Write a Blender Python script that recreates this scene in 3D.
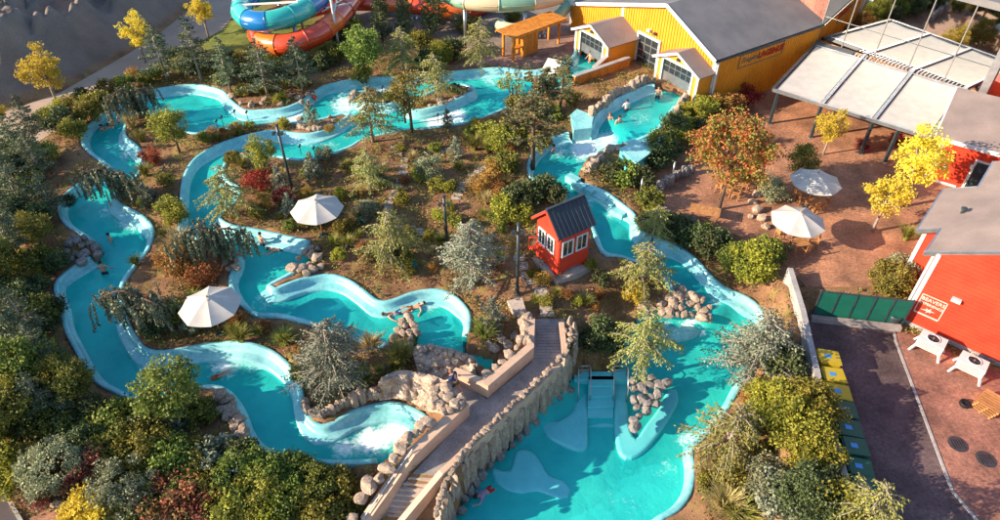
import bpy, bmesh, math, random
import numpy as np
from mathutils import Vector, Matrix, noise
random.seed(7); rng = np.random.default_rng(7)
sc = bpy.context.scene
for o in list(bpy.data.objects): bpy.data.objects.remove(o)

# ------------------------------------------------------------ camera, sky, sun, exposure
FPX, PITCH, CAMH = 680.0, math.radians(41), 27.0
cd = bpy.data.cameras.new('camera'); cam = bpy.data.objects.new('camera', cd)
sc.collection.objects.link(cam); sc.camera = cam
cam.location = (0, 0, CAMH); cam.rotation_euler = (math.pi/2 - PITCH, 0, 0)
cd.sensor_width = 36; cd.lens = 36*FPX/1000; cd.clip_end = 2000; cd.clip_start = 0.5
SUN_EL, SUN_AZ = math.radians(22.5), math.radians(15)     # light travels towards +x, a little towards +y
w = bpy.data.worlds.new('World'); sc.world = w; w.use_nodes = True
nt = w.node_tree; bg = nt.nodes['Background']; sky = nt.nodes.new('ShaderNodeTexSky')
sky.sky_type = 'NISHITA'; sky.sun_disc = False; sky.sun_elevation = SUN_EL
sky.sun_rotation = math.atan2(-math.cos(SUN_AZ), -math.sin(SUN_AZ)); sky.air_density = 1.0; sky.dust_density = 0.6; sky.ozone_density = 2.2
nt.links.new(sky.outputs[0], bg.inputs[0]); bg.inputs[1].default_value = 0.125
sl = bpy.data.lights.new('sun', 'SUN'); so = bpy.data.objects.new('sun', sl); sc.collection.objects.link(so)
sl.energy = 5.0; sl.angle = math.radians(0.55); sl.color = (1.0, 0.82, 0.61)
so.rotation_euler = Vector((math.cos(SUN_AZ)*math.cos(SUN_EL), math.sin(SUN_AZ)*math.cos(SUN_EL), -math.sin(SUN_EL))).to_track_quat('-Z', 'Y').to_euler()
so.location = (-60, -16, 40)
vs = sc.view_settings; vs.view_transform = 'Standard'; vs.look = 'None'; vs.gamma = 1; vs.use_curve_mapping = False; vs.exposure = 1.3

# ------------------------------------------------------------ helpers
CT, ST = math.cos(PITCH), math.sin(PITCH)
def ray(px, py):
    u, v = (px-500)/FPX, -(py-260)/FPX
    return Vector((u, CT + v*ST, -ST + v*CT))
def P(px, py, z=0.0):
    d = ray(px, py); t = (z-CAMH)/d.z
    return Vector((d.x*t, d.y*t, z))
def PL(px, py, p0, n):
    d = ray(px, py); o = Vector((0, 0, CAMH)); return o + d*((p0-o).dot(n)/d.dot(n))
def link(o, parent=None):
    sc.collection.objects.link(o)
    if parent is not None: o.parent = parent
    return o
def tag(o, label, cat, group=None):
    o['label'] = label; o['category'] = cat
    if group: o['group'] = group
    return o
def struct(o): o['kind'] = 'structure'; return o
def stuff(o): o['kind'] = 'stuff'; return o
def empty(name, loc=(0, 0, 0), rz=0):
    o = bpy.data.objects.new(name, None); o.location = loc; o.rotation_euler = (0, 0, rz); o.empty_display_size = .3
    return link(o)
def mesh(name, v, f, m=None, smooth=False):
    me = bpy.data.meshes.new(name); me.from_pydata([tuple(p) for p in v], [], [tuple(q) for q in f]); me.update()
    if m: me.materials.append(m)
    if smooth: me.shade_smooth()
    return me
def mk(name, v, f, m, parent=None, smooth=False, loc=None):
    o = bpy.data.objects.new(name, mesh(name, v, f, m, smooth))
    if loc is not None: o.location = loc
    return link(o, parent)
def quadmesh(name, V, m, ncol=None):
    """V: (n,4,3) array of quads"""
    n = len(V); me = bpy.data.meshes.new(name)
    me.vertices.add(n*4); me.vertices.foreach_set('co', V.reshape(-1).astype(np.float32))
    me.loops.add(n*4); me.loops.foreach_set('vertex_index', np.arange(n*4, dtype=np.int32))
    me.polygons.add(n); me.polygons.foreach_set('loop_start', np.arange(0, n*4, 4, dtype=np.int32))
    me.update(calc_edges=True); me.materials.append(m); return me
class MB:
    def __init__(s): s.v = []; s.f = []
    def add(s, v, f):
        k = len(s.v); s.v += [Vector(p) for p in v]; s.f += [tuple(i+k for i in q) for q in f]; return s
    def box(s, c, d, rz=0, M=None):
        x, y, z = d[0]/2, d[1]/2, d[2]/2
        vv = [Vector((a*x, b*y, e*z)) for e in (-1, 1) for a, b in ((-1, -1), (1, -1), (1, 1), (-1, 1))]
        R = M if M is not None else Matrix.Rotation(rz, 3, 'Z')
        return s.add([R @ p + Vector(c) for p in vv], [(3, 2, 1, 0), (4, 5, 6, 7), (0, 1, 5, 4), (1, 2, 6, 5), (2, 3, 7, 6), (3, 0, 4, 7)])
    def beam(s, a, b, w, h=None):
        a, b = Vector(a), Vector(b); d = b-a
        if d.length < 1e-6: return s
        R = d.to_track_quat('X', 'Z').to_matrix(); return s.box((a+b)/2, (d.length, w, h or w), M=R)
    def tube(s, pts, r, n=8, caps=True):
        pts = [Vector(p) for p in pts]; rs = r if hasattr(r, '__len__') else [r]*len(pts); k = len(s.v); ref = Vector((0.13, 0.21, 1))
        for i, p in enumerate(pts):
            d = (pts[min(i+1, len(pts)-1)]-pts[max(i-1, 0)]).normalized()
            if abs(d.dot(ref.normalized())) > .95: a = d.cross(Vector((1, 0, 0))).normalized()
            else: a = d.cross(ref).normalized()
            b = d.cross(a)
            for j in range(n):
                t = 2*math.pi*j/n; s.v.append(p + (a*math.cos(t)+b*math.sin(t))*rs[i])
        for i in range(len(pts)-1):
            for j in range(n): s.f.append((k+i*n+j, k+i*n+(j+1) % n, k+(i+1)*n+(j+1) % n, k+(i+1)*n+j))
        if caps:
            s.f.append(tuple(k+j for j in reversed(range(n)))); m = k+(len(pts)-1)*n; s.f.append(tuple(m+j for j in range(n)))
        return s
    def lathe(s, c, prof, n=12):
        k = len(s.v); c = Vector(c)
        for r, z in prof:
            for j in range(n): t = 2*math.pi*j/n; s.v.append(c+Vector((r*math.cos(t), r*math.sin(t), z)))
        for i in range(len(prof)-1):
            for j in range(n): s.f.append((k+i*n+j, k+i*n+(j+1) % n, k+(i+1)*n+(j+1) % n, k+(i+1)*n+j))
        s.f.append(tuple(k+j for j in reversed(range(n)))); m = k+(len(prof)-1)*n; s.f.append(tuple(m+j for j in range(n))); return s
    def prism(s, poly, z0, z1):
        """poly: list of xy; z0/z1 numbers or lists"""
        n = len(poly); a = sum(poly[i][0]*poly[(i+1) % n][1]-poly[(i+1) % n][0]*poly[i][1] for i in range(n))
        Z0 = z0 if hasattr(z0, '__len__') else [z0]*n; Z1 = z1 if hasattr(z1, '__len__') else [z1]*n
        idx = list(range(n)) if a > 0 else list(range(n))[::-1]
        vv = [(poly[i][0], poly[i][1], Z0[i]) for i in idx]+[(poly[i][0], poly[i][1], Z1[i]) for i in idx]
        return s.add(vv, [tuple(reversed(range(n))), tuple(range(n, 2*n))]+[(i, (i+1) % n, n+(i+1) % n, n+i) for i in range(n)])
    def slab(s, q, t):
        """q: 4+ points of the top face (ccw seen from outside); thickness t against the normal"""
        q = [Vector(p) for p in q]; nn = (q[1]-q[0]).cross(q[2]-q[1]).normalized(); n = len(q)
        return s.add(q+[p-nn*t for p in q], [tuple(range(n)), tuple(reversed(range(n, 2*n)))]+[((i+1) % n, i, n+i, n+(i+1) % n) for i in range(n)])
    def build(s, name, m, parent=None, smooth=False): return mk(name, s.v, s.f, m, parent, smooth)
def copy_tree(o, parent=None, kids=None):
    c = o.copy(); sc.collection.objects.link(c); c.parent = parent
    for ch in (kids or KIDS).get(o.name, []): copy_tree(ch, c, kids)
    return c
KIDS = {}
def catmull(pts, step=.35, closed=False):
    pts = [np.array(p, float) for p in pts]; n = len(pts); out = []
    rngi = range(n if closed else n-1)
    for i in rngi:
        p1, p2 = pts[i], pts[(i+1) % n]
        p0 = pts[(i-1) % n] if (closed or i > 0) else p1*2-p2
        p3 = pts[(i+2) % n] if (closed or i+2 < n) else p2*2-p1
        k = max(1, int(np.linalg.norm(p2-p1)/step))
        for j in range(k):
            t = j/k; out.append(.5*((2*p1)+(-p0+p2)*t+(2*p0-5*p1+4*p2-p3)*t*t+(-p0+3*p1-3*p2+p3)*t**3))
    if not closed: out.append(pts[-1])
    return np.array(out)
def sdf(poly, X, Y):
    """signed distance to a closed polygon, negative inside"""
    poly = np.asarray(poly)[:, :2]; D = np.full(X.shape, 1e9); ins = np.zeros(X.shape, bool); n = len(poly)
    for i in range(n):
        ax, ay = poly[i]; bx, by = poly[(i+1) % n]; dx, dy = bx-ax, by-ay; L = dx*dx+dy*dy+1e-12
        t = np.clip(((X-ax)*dx+(Y-ay)*dy)/L, 0, 1); D = np.minimum(D, (X-ax-t*dx)**2+(Y-ay-t*dy)**2)
        c = ((ay > Y) != (by > Y)); ins ^= c & (X < (bx-ax)*(Y-ay)/((by-ay) if by != ay else 1e-12)+ax)
    D = np.sqrt(D); return np.where(ins, -D, D)

# ------------------------------------------------------------ materials
MATS = {}
def nodes(name):
    m = bpy.data.materials.new(name); m.use_nodes = True; t = m.node_tree; MATS[name] = m
    return m, t, t.nodes['Principled BSDF'], t.nodes['Material Output']
def ramp(t, a, b, lo=.35, hi=.65):
    r = t.nodes.new('ShaderNodeValToRGB'); r.color_ramp.elements[0].position = lo; r.color_ramp.elements[1].position = hi
    r.color_ramp.elements[0].color = (*a, 1); r.color_ramp.elements[1].color = (*b, 1); return r
def noi(t, scale, detail=4, coord='Object', rough=.55, stretch=None):
    c = t.nodes.new('ShaderNodeTexCoord'); n = t.nodes.new('ShaderNodeTexNoise'); n.inputs['Scale'].default_value = scale
    n.inputs['Detail'].default_value = detail; n.inputs['Roughness'].default_value = rough
    if stretch:
        mp = t.nodes.new('ShaderNodeMapping'); mp.inputs['Scale'].default_value = stretch; t.links.new(c.outputs[coord], mp.inputs[0]); t.links.new(mp.outputs[0], n.inputs[0])
    else: t.links.new(c.outputs[coord], n.inputs[0])
    return n
def bump(t, bs, src, strength=.4, dist=.03):
    b = t.nodes.new('ShaderNodeBump'); b.inputs['Strength'].default_value = strength; b.inputs['Distance'].default_value = dist
    t.links.new(src, b.inputs['Height']); t.links.new(b.outputs[0], bs.inputs['Normal']); return b
def mixc(t, fac, a, b, mode='MIX'):
    m = t.nodes.new('ShaderNodeMix'); m.data_type = 'RGBA'; m.blend_type = mode
    for i, x in ((0, fac), (6, a), (7, b)):
        if hasattr(x, 'node'): t.links.new(x, m.inputs[i])
        elif i == 0: m.inputs[0].default_value = x
        else: m.inputs[i].default_value = (*x, 1)
    return m.outputs[2]
def mat(name, a, b=None, rough=.7, scale=3.0, bmp=.2, bscale=None, metal=0, spec=.3, stretch=None, dist=.02, fine=.25, coat=0):
    """two-tone noise colour, a finer speckle and bump"""
    m, t, bs, out = nodes(name); b = b or tuple(x*.75 for x in a)
    n1 = noi(t, scale, 5, stretch=stretch); r1 = ramp(t, b, a); t.links.new(n1.outputs['Fac'], r1.inputs[0])
    n2 = noi(t, bscale or scale*9, 4, stretch=stretch); r2 = ramp(t, (1-fine,)*3, (1+fine*.4,)*3, .3, .7); t.links.new(n2.outputs['Fac'], r2.inputs[0])
    col = mixc(t, 1.0, r1.outputs[0], r2.outputs[0], 'MULTIPLY'); t.links.new(col, bs.inputs['Base Color'])
    bs.inputs['Roughness'].default_value = rough; bs.inputs['Metallic'].default_value = metal; bs.inputs['Specular IOR Level'].default_value = spec
    bs.inputs['Coat Weight'].default_value = coat
    if bmp: bump(t, bs, n2.outputs['Fac'], bmp, dist)
    return m
def leafmat(name, a, b, trans=.3, hue=.03, third=None, th=.56):
    m, t, bs, out = nodes(name)
    n1 = noi(t, 1.7, 3); r1 = ramp(t, b, a, .38, .62); t.links.new(n1.outputs['Fac'], r1.inputs[0]); col = r1.outputs[0]
    if third:
        n3 = noi(t, 2.6, 2); r3 = ramp(t, (0, 0, 0), (1, 1, 1), th, th+.08); t.links.new(n3.outputs['Fac'], r3.inputs[0])
        col = mixc(t, r3.outputs[0], col, third)
    n2 = noi(t, 23, 2); r2 = ramp(t, (.55,)*3, (1.25,)*3, .3, .7); t.links.new(n2.outputs['Fac'], r2.inputs[0])
    col = mixc(t, 1.0, col, r2.outputs[0], 'MULTIPLY')
    oi = t.nodes.new('ShaderNodeObjectInfo'); hs = t.nodes.new('ShaderNodeHueSaturation')
    mr = t.nodes.new('ShaderNodeMapRange'); mr.inputs['To Min'].default_value = .5-hue; mr.inputs['To Max'].default_value = .5+hue
    mv = t.nodes.new('ShaderNodeMapRange'); mv.inputs['To Min'].default_value = .75; mv.inputs['To Max'].default_value = 1.25
    t.links.new(oi.outputs['Random'], mr.inputs[0]); t.links.new(oi.outputs['Random'], mv.inputs[0])
    t.links.new(mr.outputs[0], hs.inputs['Hue']); t.links.new(mv.outputs[0], hs.inputs['Value']); t.links.new(col, hs.inputs['Color'])
    t.links.new(hs.outputs[0], bs.inputs['Base Color']); bs.inputs['Roughness'].default_value = .6; bs.inputs['Specular IOR Level'].default_value = .25
    tr = t.nodes.new('ShaderNodeBsdfTranslucent'); t.links.new(hs.outputs[0], tr.inputs[0])
    mx = t.nodes.new('ShaderNodeMixShader'); mx.inputs[0].default_value = trans
    t.links.new(bs.outputs[0], mx.inputs[1]); t.links.new(tr.outputs[0], mx.inputs[2]); t.links.new(mx.outputs[0], out.inputs[0]); return m

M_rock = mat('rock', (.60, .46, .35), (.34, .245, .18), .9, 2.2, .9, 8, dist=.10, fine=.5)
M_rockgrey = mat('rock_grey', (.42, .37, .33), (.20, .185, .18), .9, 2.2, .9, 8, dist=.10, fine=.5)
M_fgl = mat('channel_wall', (.30, .64, .64), (.16, .49, .52), .42, .7, .06, 5, spec=.5, fine=.22)
M_basin = mat('basin', (.34, .70, .72), (.25, .60, .65), .6, .7, .05, 12, fine=.12)
M_ledge = mat('ledge', (.12, .56, .58), (.08, .48, .51), .4, .9, .05, 14, spec=.5, fine=.1)
M_plaster = mat('plaster', (.58, .40, .28), (.47, .32, .23), .85, 1.2, .25, 25, fine=.2)
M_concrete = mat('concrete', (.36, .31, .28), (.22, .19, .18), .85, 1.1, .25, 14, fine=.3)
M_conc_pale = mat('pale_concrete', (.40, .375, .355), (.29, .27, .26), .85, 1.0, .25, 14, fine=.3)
M_step = mat('step_stone', (.52, .43, .36), (.38, .31, .26), .85, 2.2, .3, 15, fine=.3)
M_white = mat('white_paint', (.58, .57, .55), (.50, .50, .49), .5, 1.5, .05, fine=.1)
M_yellow = mat('yellow_paint', (.74, .29, .018), (.65, .24, .015), .6, .8, .06, 12, fine=.14)
M_orange = mat('orange_wood', (.66, .25, .03), (.45, .15, .02), .6, 2.5, .15, 18, fine=.25, stretch=(1, 1, .3))
M_red = mat('red_paint', (.60, .052, .022), (.50, .036, .016), .6, .8, .05, 14, fine=.14)
M_roof = mat('roof_grey', (.20, .19, .19), (.15, .145, .15), .85, .6, .35, 40, fine=.35)
M_roofbrown = mat('roof_brown', (.29, .225, .20), (.21, .165, .15), .85, .5, .3, 40, fine=.3)
M_roofdark = mat('roof_dark', (.055, .07, .085), (.035, .045, .06), .7, .8, .3, 30, fine=.3)
M_metal = mat('metal', (.42, .44, .46), (.32, .34, .36), .35, 2, .03, metal=.8, fine=.1)
M_darkmetal = mat('dark_metal', (.035, .05, .055), (.02, .03, .035), .4, 3, .03, spec=.5, fine=.1)
M_wood = mat('wood', (.50, .24, .09), (.33, .15, .055), .7, 3, .3, 22, stretch=(1, .25, 1), fine=.35)
M_canvas = mat('canvas', (.50, .465, .42), (.43, .40, .36), .8, 1.5, .08, 60, fine=.08)
M_bark = mat('bark', (.17, .11, .075), (.09, .06, .045), .95, 5, .6, 30, stretch=(1, 1, .3), fine=.4)
M_palebark = mat('pale_bark', (.40, .33, .28), (.24, .20, .17), .9, 5, .4, 30, stretch=(1, 1, .3), fine=.3)
M_asphalt = mat('asphalt', (.105, .078, .078), (.075, .058, .06), .8, .45, .35, 60, fine=.4)
M_bin_y = mat('bin_yellow', (.50, .36, .02), (.42, .30, .02), .45, 2, .05, fine=.12)
M_bin_g = mat('bin_green', (.010, .115, .065), (.008, .085, .052), .45, 2, .05, fine=.15)
M_bluelabel = mat('blue_label', (.06, .30, .62), None, .5, fine=.05)
M_fence = mat('fence_green', (.006, .115, .075), (.005, .085, .06), .6, 1.2, .1, 50, fine=.2)
M_skin = mat('skin', (.58, .31, .20), (.50, .26, .17), .55, 4, 0, fine=.08)
M_black = mat('black_rubber', (.012, .012, .014), None, .6, fine=.1)
M_teal = mat('tube_teal', (.03, .42, .36), (.025, .37, .33), .22, .5, .02, spec=.6, fine=.06, coat=.4)
M_blue = mat('tube_blue', (.008, .16, .42), (.007, .13, .36), .22, .5, .02, spec=.6, fine=.06, coat=.4)
M_tred = mat('tube_red', (.70, .075, .02), (.60, .055, .016), .22, .5, .02, spec=.6, fine=.06, coat=.4)
M_torange = mat('tube_orange', (.85, .17, .02), None, .25, .5, .02, spec=.6, fine=.06, coat=.4)
M_tgreen = mat('tube_green', (.22, .40, .26), (.19, .35, .23), .3, .5, .02, spec=.6, fine=.08, coat=.3)
M_ttan = mat('tube_tan', (.58, .48, .29), (.50, .41, .25), .3, .5, .02, spec=.6, fine=.08, coat=.3)
def glassmat():
    m, t, bs, out = nodes('facade_glass'); bs.inputs['Base Color'].default_value = (.68, .69, .68, 1); bs.inputs['Metallic'].default_value = 1; bs.inputs['Roughness'].default_value = .03
    n = noi(t, .6, 2); bump(t, bs, n.outputs['Fac'], .08, .02); return m
M_mirror = glassmat()
def paneglass():
    m, t, bs, out = nodes('dark_glass'); bs.inputs['Base Color'].default_value = (.02, .03, .035, 1); bs.inputs['Roughness'].default_value = .05; bs.inputs['Specular IOR Level'].default_value = .8
    n = noi(t, 1.5, 2); bump(t, bs, n.outputs['Fac'], .05, .02); return m
M_glass = paneglass()
def brickmat(name, a, b, mortar, scale, bw=.5, rh=.25, off=.5):
    m, t, bs, out = nodes(name); c = t.nodes.new('ShaderNodeTexCoord'); br = t.nodes.new('ShaderNodeTexBrick')
    br.inputs['Color1'].default_value = (*a, 1); br.inputs['Color2'].default_value = (*b, 1); br.inputs['Mortar'].default_value = (*mortar, 1)
    br.inputs['Scale'].default_value = scale; br.inputs['Brick Width'].default_value = bw; br.inputs['Row Height'].default_value = rh; br.inputs['Mortar Size'].default_value = .018; br.offset = off
    t.links.new(c.outputs['Object'], br.inputs[0])
    n = noi(t, .5, 6); r = ramp(t, (.5, .48, .46), (1.35, 1.28, 1.2), .32, .68); t.links.new(n.outputs['Fac'], r.inputs[0])
    n2 = noi(t, 7, 6, rough=.75); r2 = ramp(t, (.5,)*3, (1.4,)*3, .32, .68); t.links.new(n2.outputs['Fac'], r2.inputs[0])
    col = mixc(t, 1.0, mixc(t, 1.0, br.outputs[0], r.outputs[0], 'MULTIPLY'), r2.outputs[0], 'MULTIPLY')
    t.links.new(col, bs.inputs['Base Color']); bs.inputs['Roughness'].default_value = .85; bump(t, bs, br.outputs['Fac'], -.3, .01); return m
M_patio = brickmat('patio_paving', (.44, .215, .12), (.32, .15, .085), (.18, .10, .065), 3.2)
M_drive = brickmat('driveway_paving', (.125, .085, .085), (.095, .064, .068), (.06, .045, .045), 4.0)
M_paving = brickmat('brick_paving', (.33, .15, .10), (.26, .115, .085), (.17, .10, .08), 3.0)
M_deck = brickmat('pool_deck_paving', (.30, .20, .16), (.25, .165, .14), (.17, .12, .1), 2.0)
M_path = mat('path_sand', (.43, .32, .24), (.34, .25, .19), .95, .35, .3, 20, fine=.25)

L_spruce = leafmat('spruce_needles', (0.175, 0.20, 0.10), (0.09, 0.12, 0.068), .16)
L_blue = leafmat('blue_needles', (0.31, 0.33, 0.225), (0.17, 0.19, 0.13), .18, .015)
L_weep = leafmat('weeping_needles', (0.27, 0.29, 0.17), (0.15, 0.17, 0.105), .18, .015)
L_deodar = leafmat('deodar_needles', (0.38, 0.37, 0.095), (0.20, 0.21, 0.06), .25, .02)
L_pine = leafmat('pine_needles', (0.263, 0.254, 0.114), (0.140, 0.149, 0.070), .2, .02, (0.350, 0.236, 0.105))
L_green = leafmat('green_leaves', (0.25, 0.275, 0.045), (0.12, 0.145, 0.03), .25)
L_dark = leafmat('dark_leaves', (0.12, 0.145, 0.05), (0.06, 0.08, 0.032), .18)
L_olive = leafmat('olive_leaves', (0.35, 0.315, 0.05), (0.18, 0.175, 0.034), .28, .03)
L_ygreen = leafmat('yellow_green_leaves', (0.40, 0.36, 0.045), (0.20, 0.20, 0.032), .35, .02)
L_yellow = leafmat('yellow_leaves', (0.80, 0.63, 0.075), (0.60, 0.47, 0.05), .42, .012)
L_redtree = leafmat('turning_leaves', (0.50, 0.13, 0.04), (0.30, 0.10, 0.036), .3, .01, (0.27, 0.25, 0.05), .47)
L_red = leafmat('red_leaves', (0.420, 0.053, 0.027), (0.210, 0.027, 0.018), .25, .02)
L_rust = leafmat('rust_leaves', (0.486, 0.216, 0.047), (0.270, 0.149, 0.041), .28, .03, (0.405, 0.297, 0.068))
L_pink = leafmat('pink_leaves', (0.42, 0.10, 0.07), (0.19, 0.12, 0.045), .25, .02, (0.20, 0.19, 0.06))
L_silver = leafmat('silver_leaves', (0.36, 0.36, 0.20), (0.20, 0.215, 0.115), .2, .015)
L_grass = leafmat('grass_blades', (0.390, 0.377, 0.078), (0.221, 0.234, 0.052), .35, .02)
L_tan = leafmat('tan_grass', (0.598, 0.460, 0.218), (0.368, 0.287, 0.127), .35, .01)
L_cover = leafmat('low_plants', (0.27, 0.25, 0.055), (0.14, 0.145, 0.04), .25, .03, (0.336, 0.140, 0.056))
L_litter = leafmat('leaf_litter', (0.375, 0.200, 0.088), (0.175, 0.094, 0.050), .1, .02, (0.525, 0.362, 0.125))
# ------------------------------------------------------------ water levels (photo pixel -> metres), river outlines
LV = np.array([(590,60,1.0),(530,85,.7),(450,80,.6),(400,115,.5),(340,95,.45),(260,117,.35),(200,105,.3),(110,140,.05),(130,170,-.1),(80,205,-.25),(130,235,-.4),(100,270,-.6),
 (85,310,-.8),(120,360,-1.0),(190,370,-1.15),(270,390,-1.4),(310,445,-1.6),(390,435,-1.8),(320,145,.35),(230,150,.2),(195,200,0),(210,235,-.2),(270,250,-.4),(250,295,-.5),
 (330,300,-.7),(400,315,-.9),(440,330,-1.0),(485,357,-1.3),
 (675,95,1.3),(650,110,1.3),(620,125,1.3),(606,142,.7),(585,152,.6),(550,160,.55),(560,180,.4),(585,195,.15),(610,225,-.2),(640,250,-.6),(665,262,-.8),(690,285,-1.1),(715,305,-1.5),(720,325,-2.6),
 (690,325,-2.7),(700,345,-2.8),(650,370,-2.8),(600,450,-2.8),(500,500,-2.8),(700,430,-2.8),(640,500,-2.8),(520,470,-2.8),(730,380,-2.8)])
def lvl(px, py):
    d = (LV[:, 0]-px)**2+((LV[:, 1]-py)*1.3)**2+4; k = d**-2.2; return float((k*LV[:, 2]).sum()/k.sum())
RIM = .5
def edge(pts, dz=RIM, step=.3, closed=False):
    q = [];
    for p in pts:
        z = (p[2] if len(p) > 2 else lvl(p[0], p[1])+dz); v = P(p[0], p[1], z); q.append((v.x, v.y, z))
    return catmull(q, step, closed)
W1 = [(388,458),(355,461),(325,461),(300,458),(275,453),(257,443),(246,428),(240,412),(232,398),(221,387),(205,386),(185,392),(165,400),(150,402),(137,399),(112,388),(98,380),(88,368),(76,346),(66,326),(62,306),(57,292),(58,281),(72,268),(90,257),(99,248),(88,237),(66,222),(60,209),(65,195),(85,180),(104,172),(109,167),(103,161),(89,151),(83,140),(87,128),(104,113),(129,100),(150,91),(170,87),(190,85),(205,86),(222,91),(231,101),(245,110),(265,110),(284,108),(300,102),(315,92),(325,86),(350,80),(370,78),(405,76),(462,71),(500,68),(530,71),(555,66),(572,58),(580,48),(602,62),(590,75),(572,84),(545,90),(520,100),(500,110),(467,122),(432,127),(400,130),(363,139),(350,146),(325,155),(300,159),(276,156),(243,157),(230,158),(222,170),(228,181),(239,189),(236,200),(224,210),(219,218),(230,225),(257,230),(288,237),(309,242),(318,251),(306,262),(290,273),(268,285),(274,289),(290,283),(306,278),(328,275),(347,280),(362,290),(377,301),(391,301),(413,293),(436,290),(453,296),(467,311),(468,326),(465,345),(480,349),(497,357),(490,366),(472,362),(440,357),(420,352),(414,338),(414,322),(405,319),(390,335),(382,346),(360,340),(330,328),(300,319),(276,314),(256,313),(240,300),(231,280),(238,257),(228,246),(205,240),(181,232),(181,220),(182,200),(184,180),(191,164),(203,153),(228,141),(257,133),(276,131),(307,134),(330,128),(344,119),(350,113),(343,113),(328,117),(310,121),(295,122),(276,121),(243,126),(199,133),(178,128),(160,118),(142,112),(128,120),(124,135),(137,147),(143,160),(135,177),(117,190),(115,200),(125,207),(140,215),(151,227),(150,240),(145,252),(135,264),(122,282),(120,300),(125,320),(135,338),(145,349),(162,352),(187,348),(212,344),(245,343),(272,352),(291,369),(299,386),(302,402),(309,418),(320,426),(333,423),(352,412),(372,406),(392,403),(412,409),(426,420),(412,438),(398,452)]
I1 = [(353,95),(365,91),(385,92),(399,98),(390,104),(365,103)]
I2 = [(408,108),(418,98),(440,88),(462,84),(474,89),(462,97),(440,105),(420,110)]
W2 = [(657,84),(630,93),(609,104),(596,116),(590,127),(572,132),(550,139),(536,150),(529,166),(534,180),(552,192),(570,203),(590,222),(603,250),(622,256),(645,264),(664,276),(672,290),(660,300),(640,312),(630,330,-2.3),(620,350,-2.3),(615,372,-2.3),(580,375,-2.3),(560,385,-2.3),(540,405,-2.3),(515,432,-2.3),(493,455,-2.3),(470,480,-2.3),(455,510,-2.3),(450,545,-2.3),(640,545,-2.3),(657,520,-2.3),(676,508,-2.3),(688,493,-2.3),(692,478,-2.3),(692,463,-2.3),(691,448,-2.3),(706,433,-2.3),(725,410,-2.3),(738,387,-2.3),(750,362,-2.3),(763,335,-2.3),(762,312),(748,298),(725,288),(708,274),(697,261),(680,248),(660,239),(638,228),(634,215),(623,205),(605,192),(585,183),(578,172),(588,158),(604,150),(618,144),(640,138),(657,129),(667,116),(680,98),(687,92)]
E1 = edge(W1, closed=True); E2 = edge(W2, closed=True); EI = [edge(I1, closed=True), edge(I2, closed=True)]

# no channel wall where rock, weir, door or bridge closes the river: (px, py, radius px)
NOWALL = [(405,440,17),(388,458,6),(492,360,14),(447,358,30),(402,335,17),(414,345,12),(592,50,14),(600,68,8),(310,256,13),(228,246,10),(95,247,9),(672,88,18),(600,148,22),(585,172,11),(632,322,26),(615,360,22),(590,375,28),(545,400,33),(500,448,40),(462,495,32),(450,540,40),(545,545,90),(650,300,22),(576,132,7)]
def px_of(p):
    q = Vector(p)-Vector((0, 0, CAMH)); Z = q.y*CT-q.z*ST; return 500+FPX*q.x/Z, 260-FPX*(q.y*ST+q.z*CT)/Z
def sweep(name, line, side, prof, m, parent, closed=False):
    n = len(line); V = []; F = []; k = len(prof)
    for i in range(n):
        a = line[(i-1) % n] if (closed or i > 0) else line[i]; b = line[(i+1) % n] if (closed or i < n-1) else line[i]
        d = (b-a)[:2]; d = d/(np.linalg.norm(d)+1e-9); nn = np.array((-d[1], d[0]))*side
        kf = .38+.95*max(0, -nn[1])
        for o, z in prof:
            o = o if o < .1 else .1+(o-.1)*kf
            V.append((line[i][0]+nn[0]*o, line[i][1]+nn[1]*o, line[i][2]+z))
    for i in range(n if closed else n-1):
        for j in range(k-1):
            q = (i*k+j, ((i+1) % n)*k+j, ((i+1) % n)*k+j+1, i*k+j+1); F.append(q if side < 0 else q[::-1])
    if not closed: F += [tuple(range(k)), tuple((n-1)*k+j for j in reversed(range(k)))]
    o = mk(name, V, F, m, parent, True); return o
PROF = [(-.17,-1.3),(-.17,-.05),(-.14,.01),(-.09,.03),(.04,.03),(.09,.0),(.14,-.12),(.20,-.30),(.28,-.36),(.52,-.39),(.60,-.42),(.64,-.50),(.70,-1.3)]
PROFI = [(-.22,-1.3),(-.22,-.06),(-.17,.01),(-.1,.03),(.08,.03),(.16,-.02),(.24,-.28),(.30,-.36),(.52,-.42),(.58,-1.3)]
chan = struct(empty('river_channel'))
def walls(E, prof, closed_side):
    ar = sum(E[i][0]*E[(i+1) % len(E)][1]-E[(i+1) % len(E)][0]*E[i][1] for i in range(len(E))); side = (1 if ar > 0 else -1)*closed_side
    keep = []
    for p in E:
        x, y = px_of(p); keep.append(all((x-a)**2+(y-b)**2 > r*r for a, b, r in NOWALL))
    n = len(E)
    if all(keep): sweep('channel_wall', E, side, prof, M_fgl, chan, True); return
    st = next(i for i in range(n) if keep[i] and not keep[i-1]); run = []
    for i in range(st, st+n+1):
        if i < st+n and keep[i % n]: run.append(E[i % n])
        else:
            if len(run) > 4: sweep('channel_wall', np.array(run), side, prof, M_fgl, chan)
            run = []
walls(E1, PROF, 1); walls(E2, PROF, 1)
for e in EI: walls(e, PROFI, -1)

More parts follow.
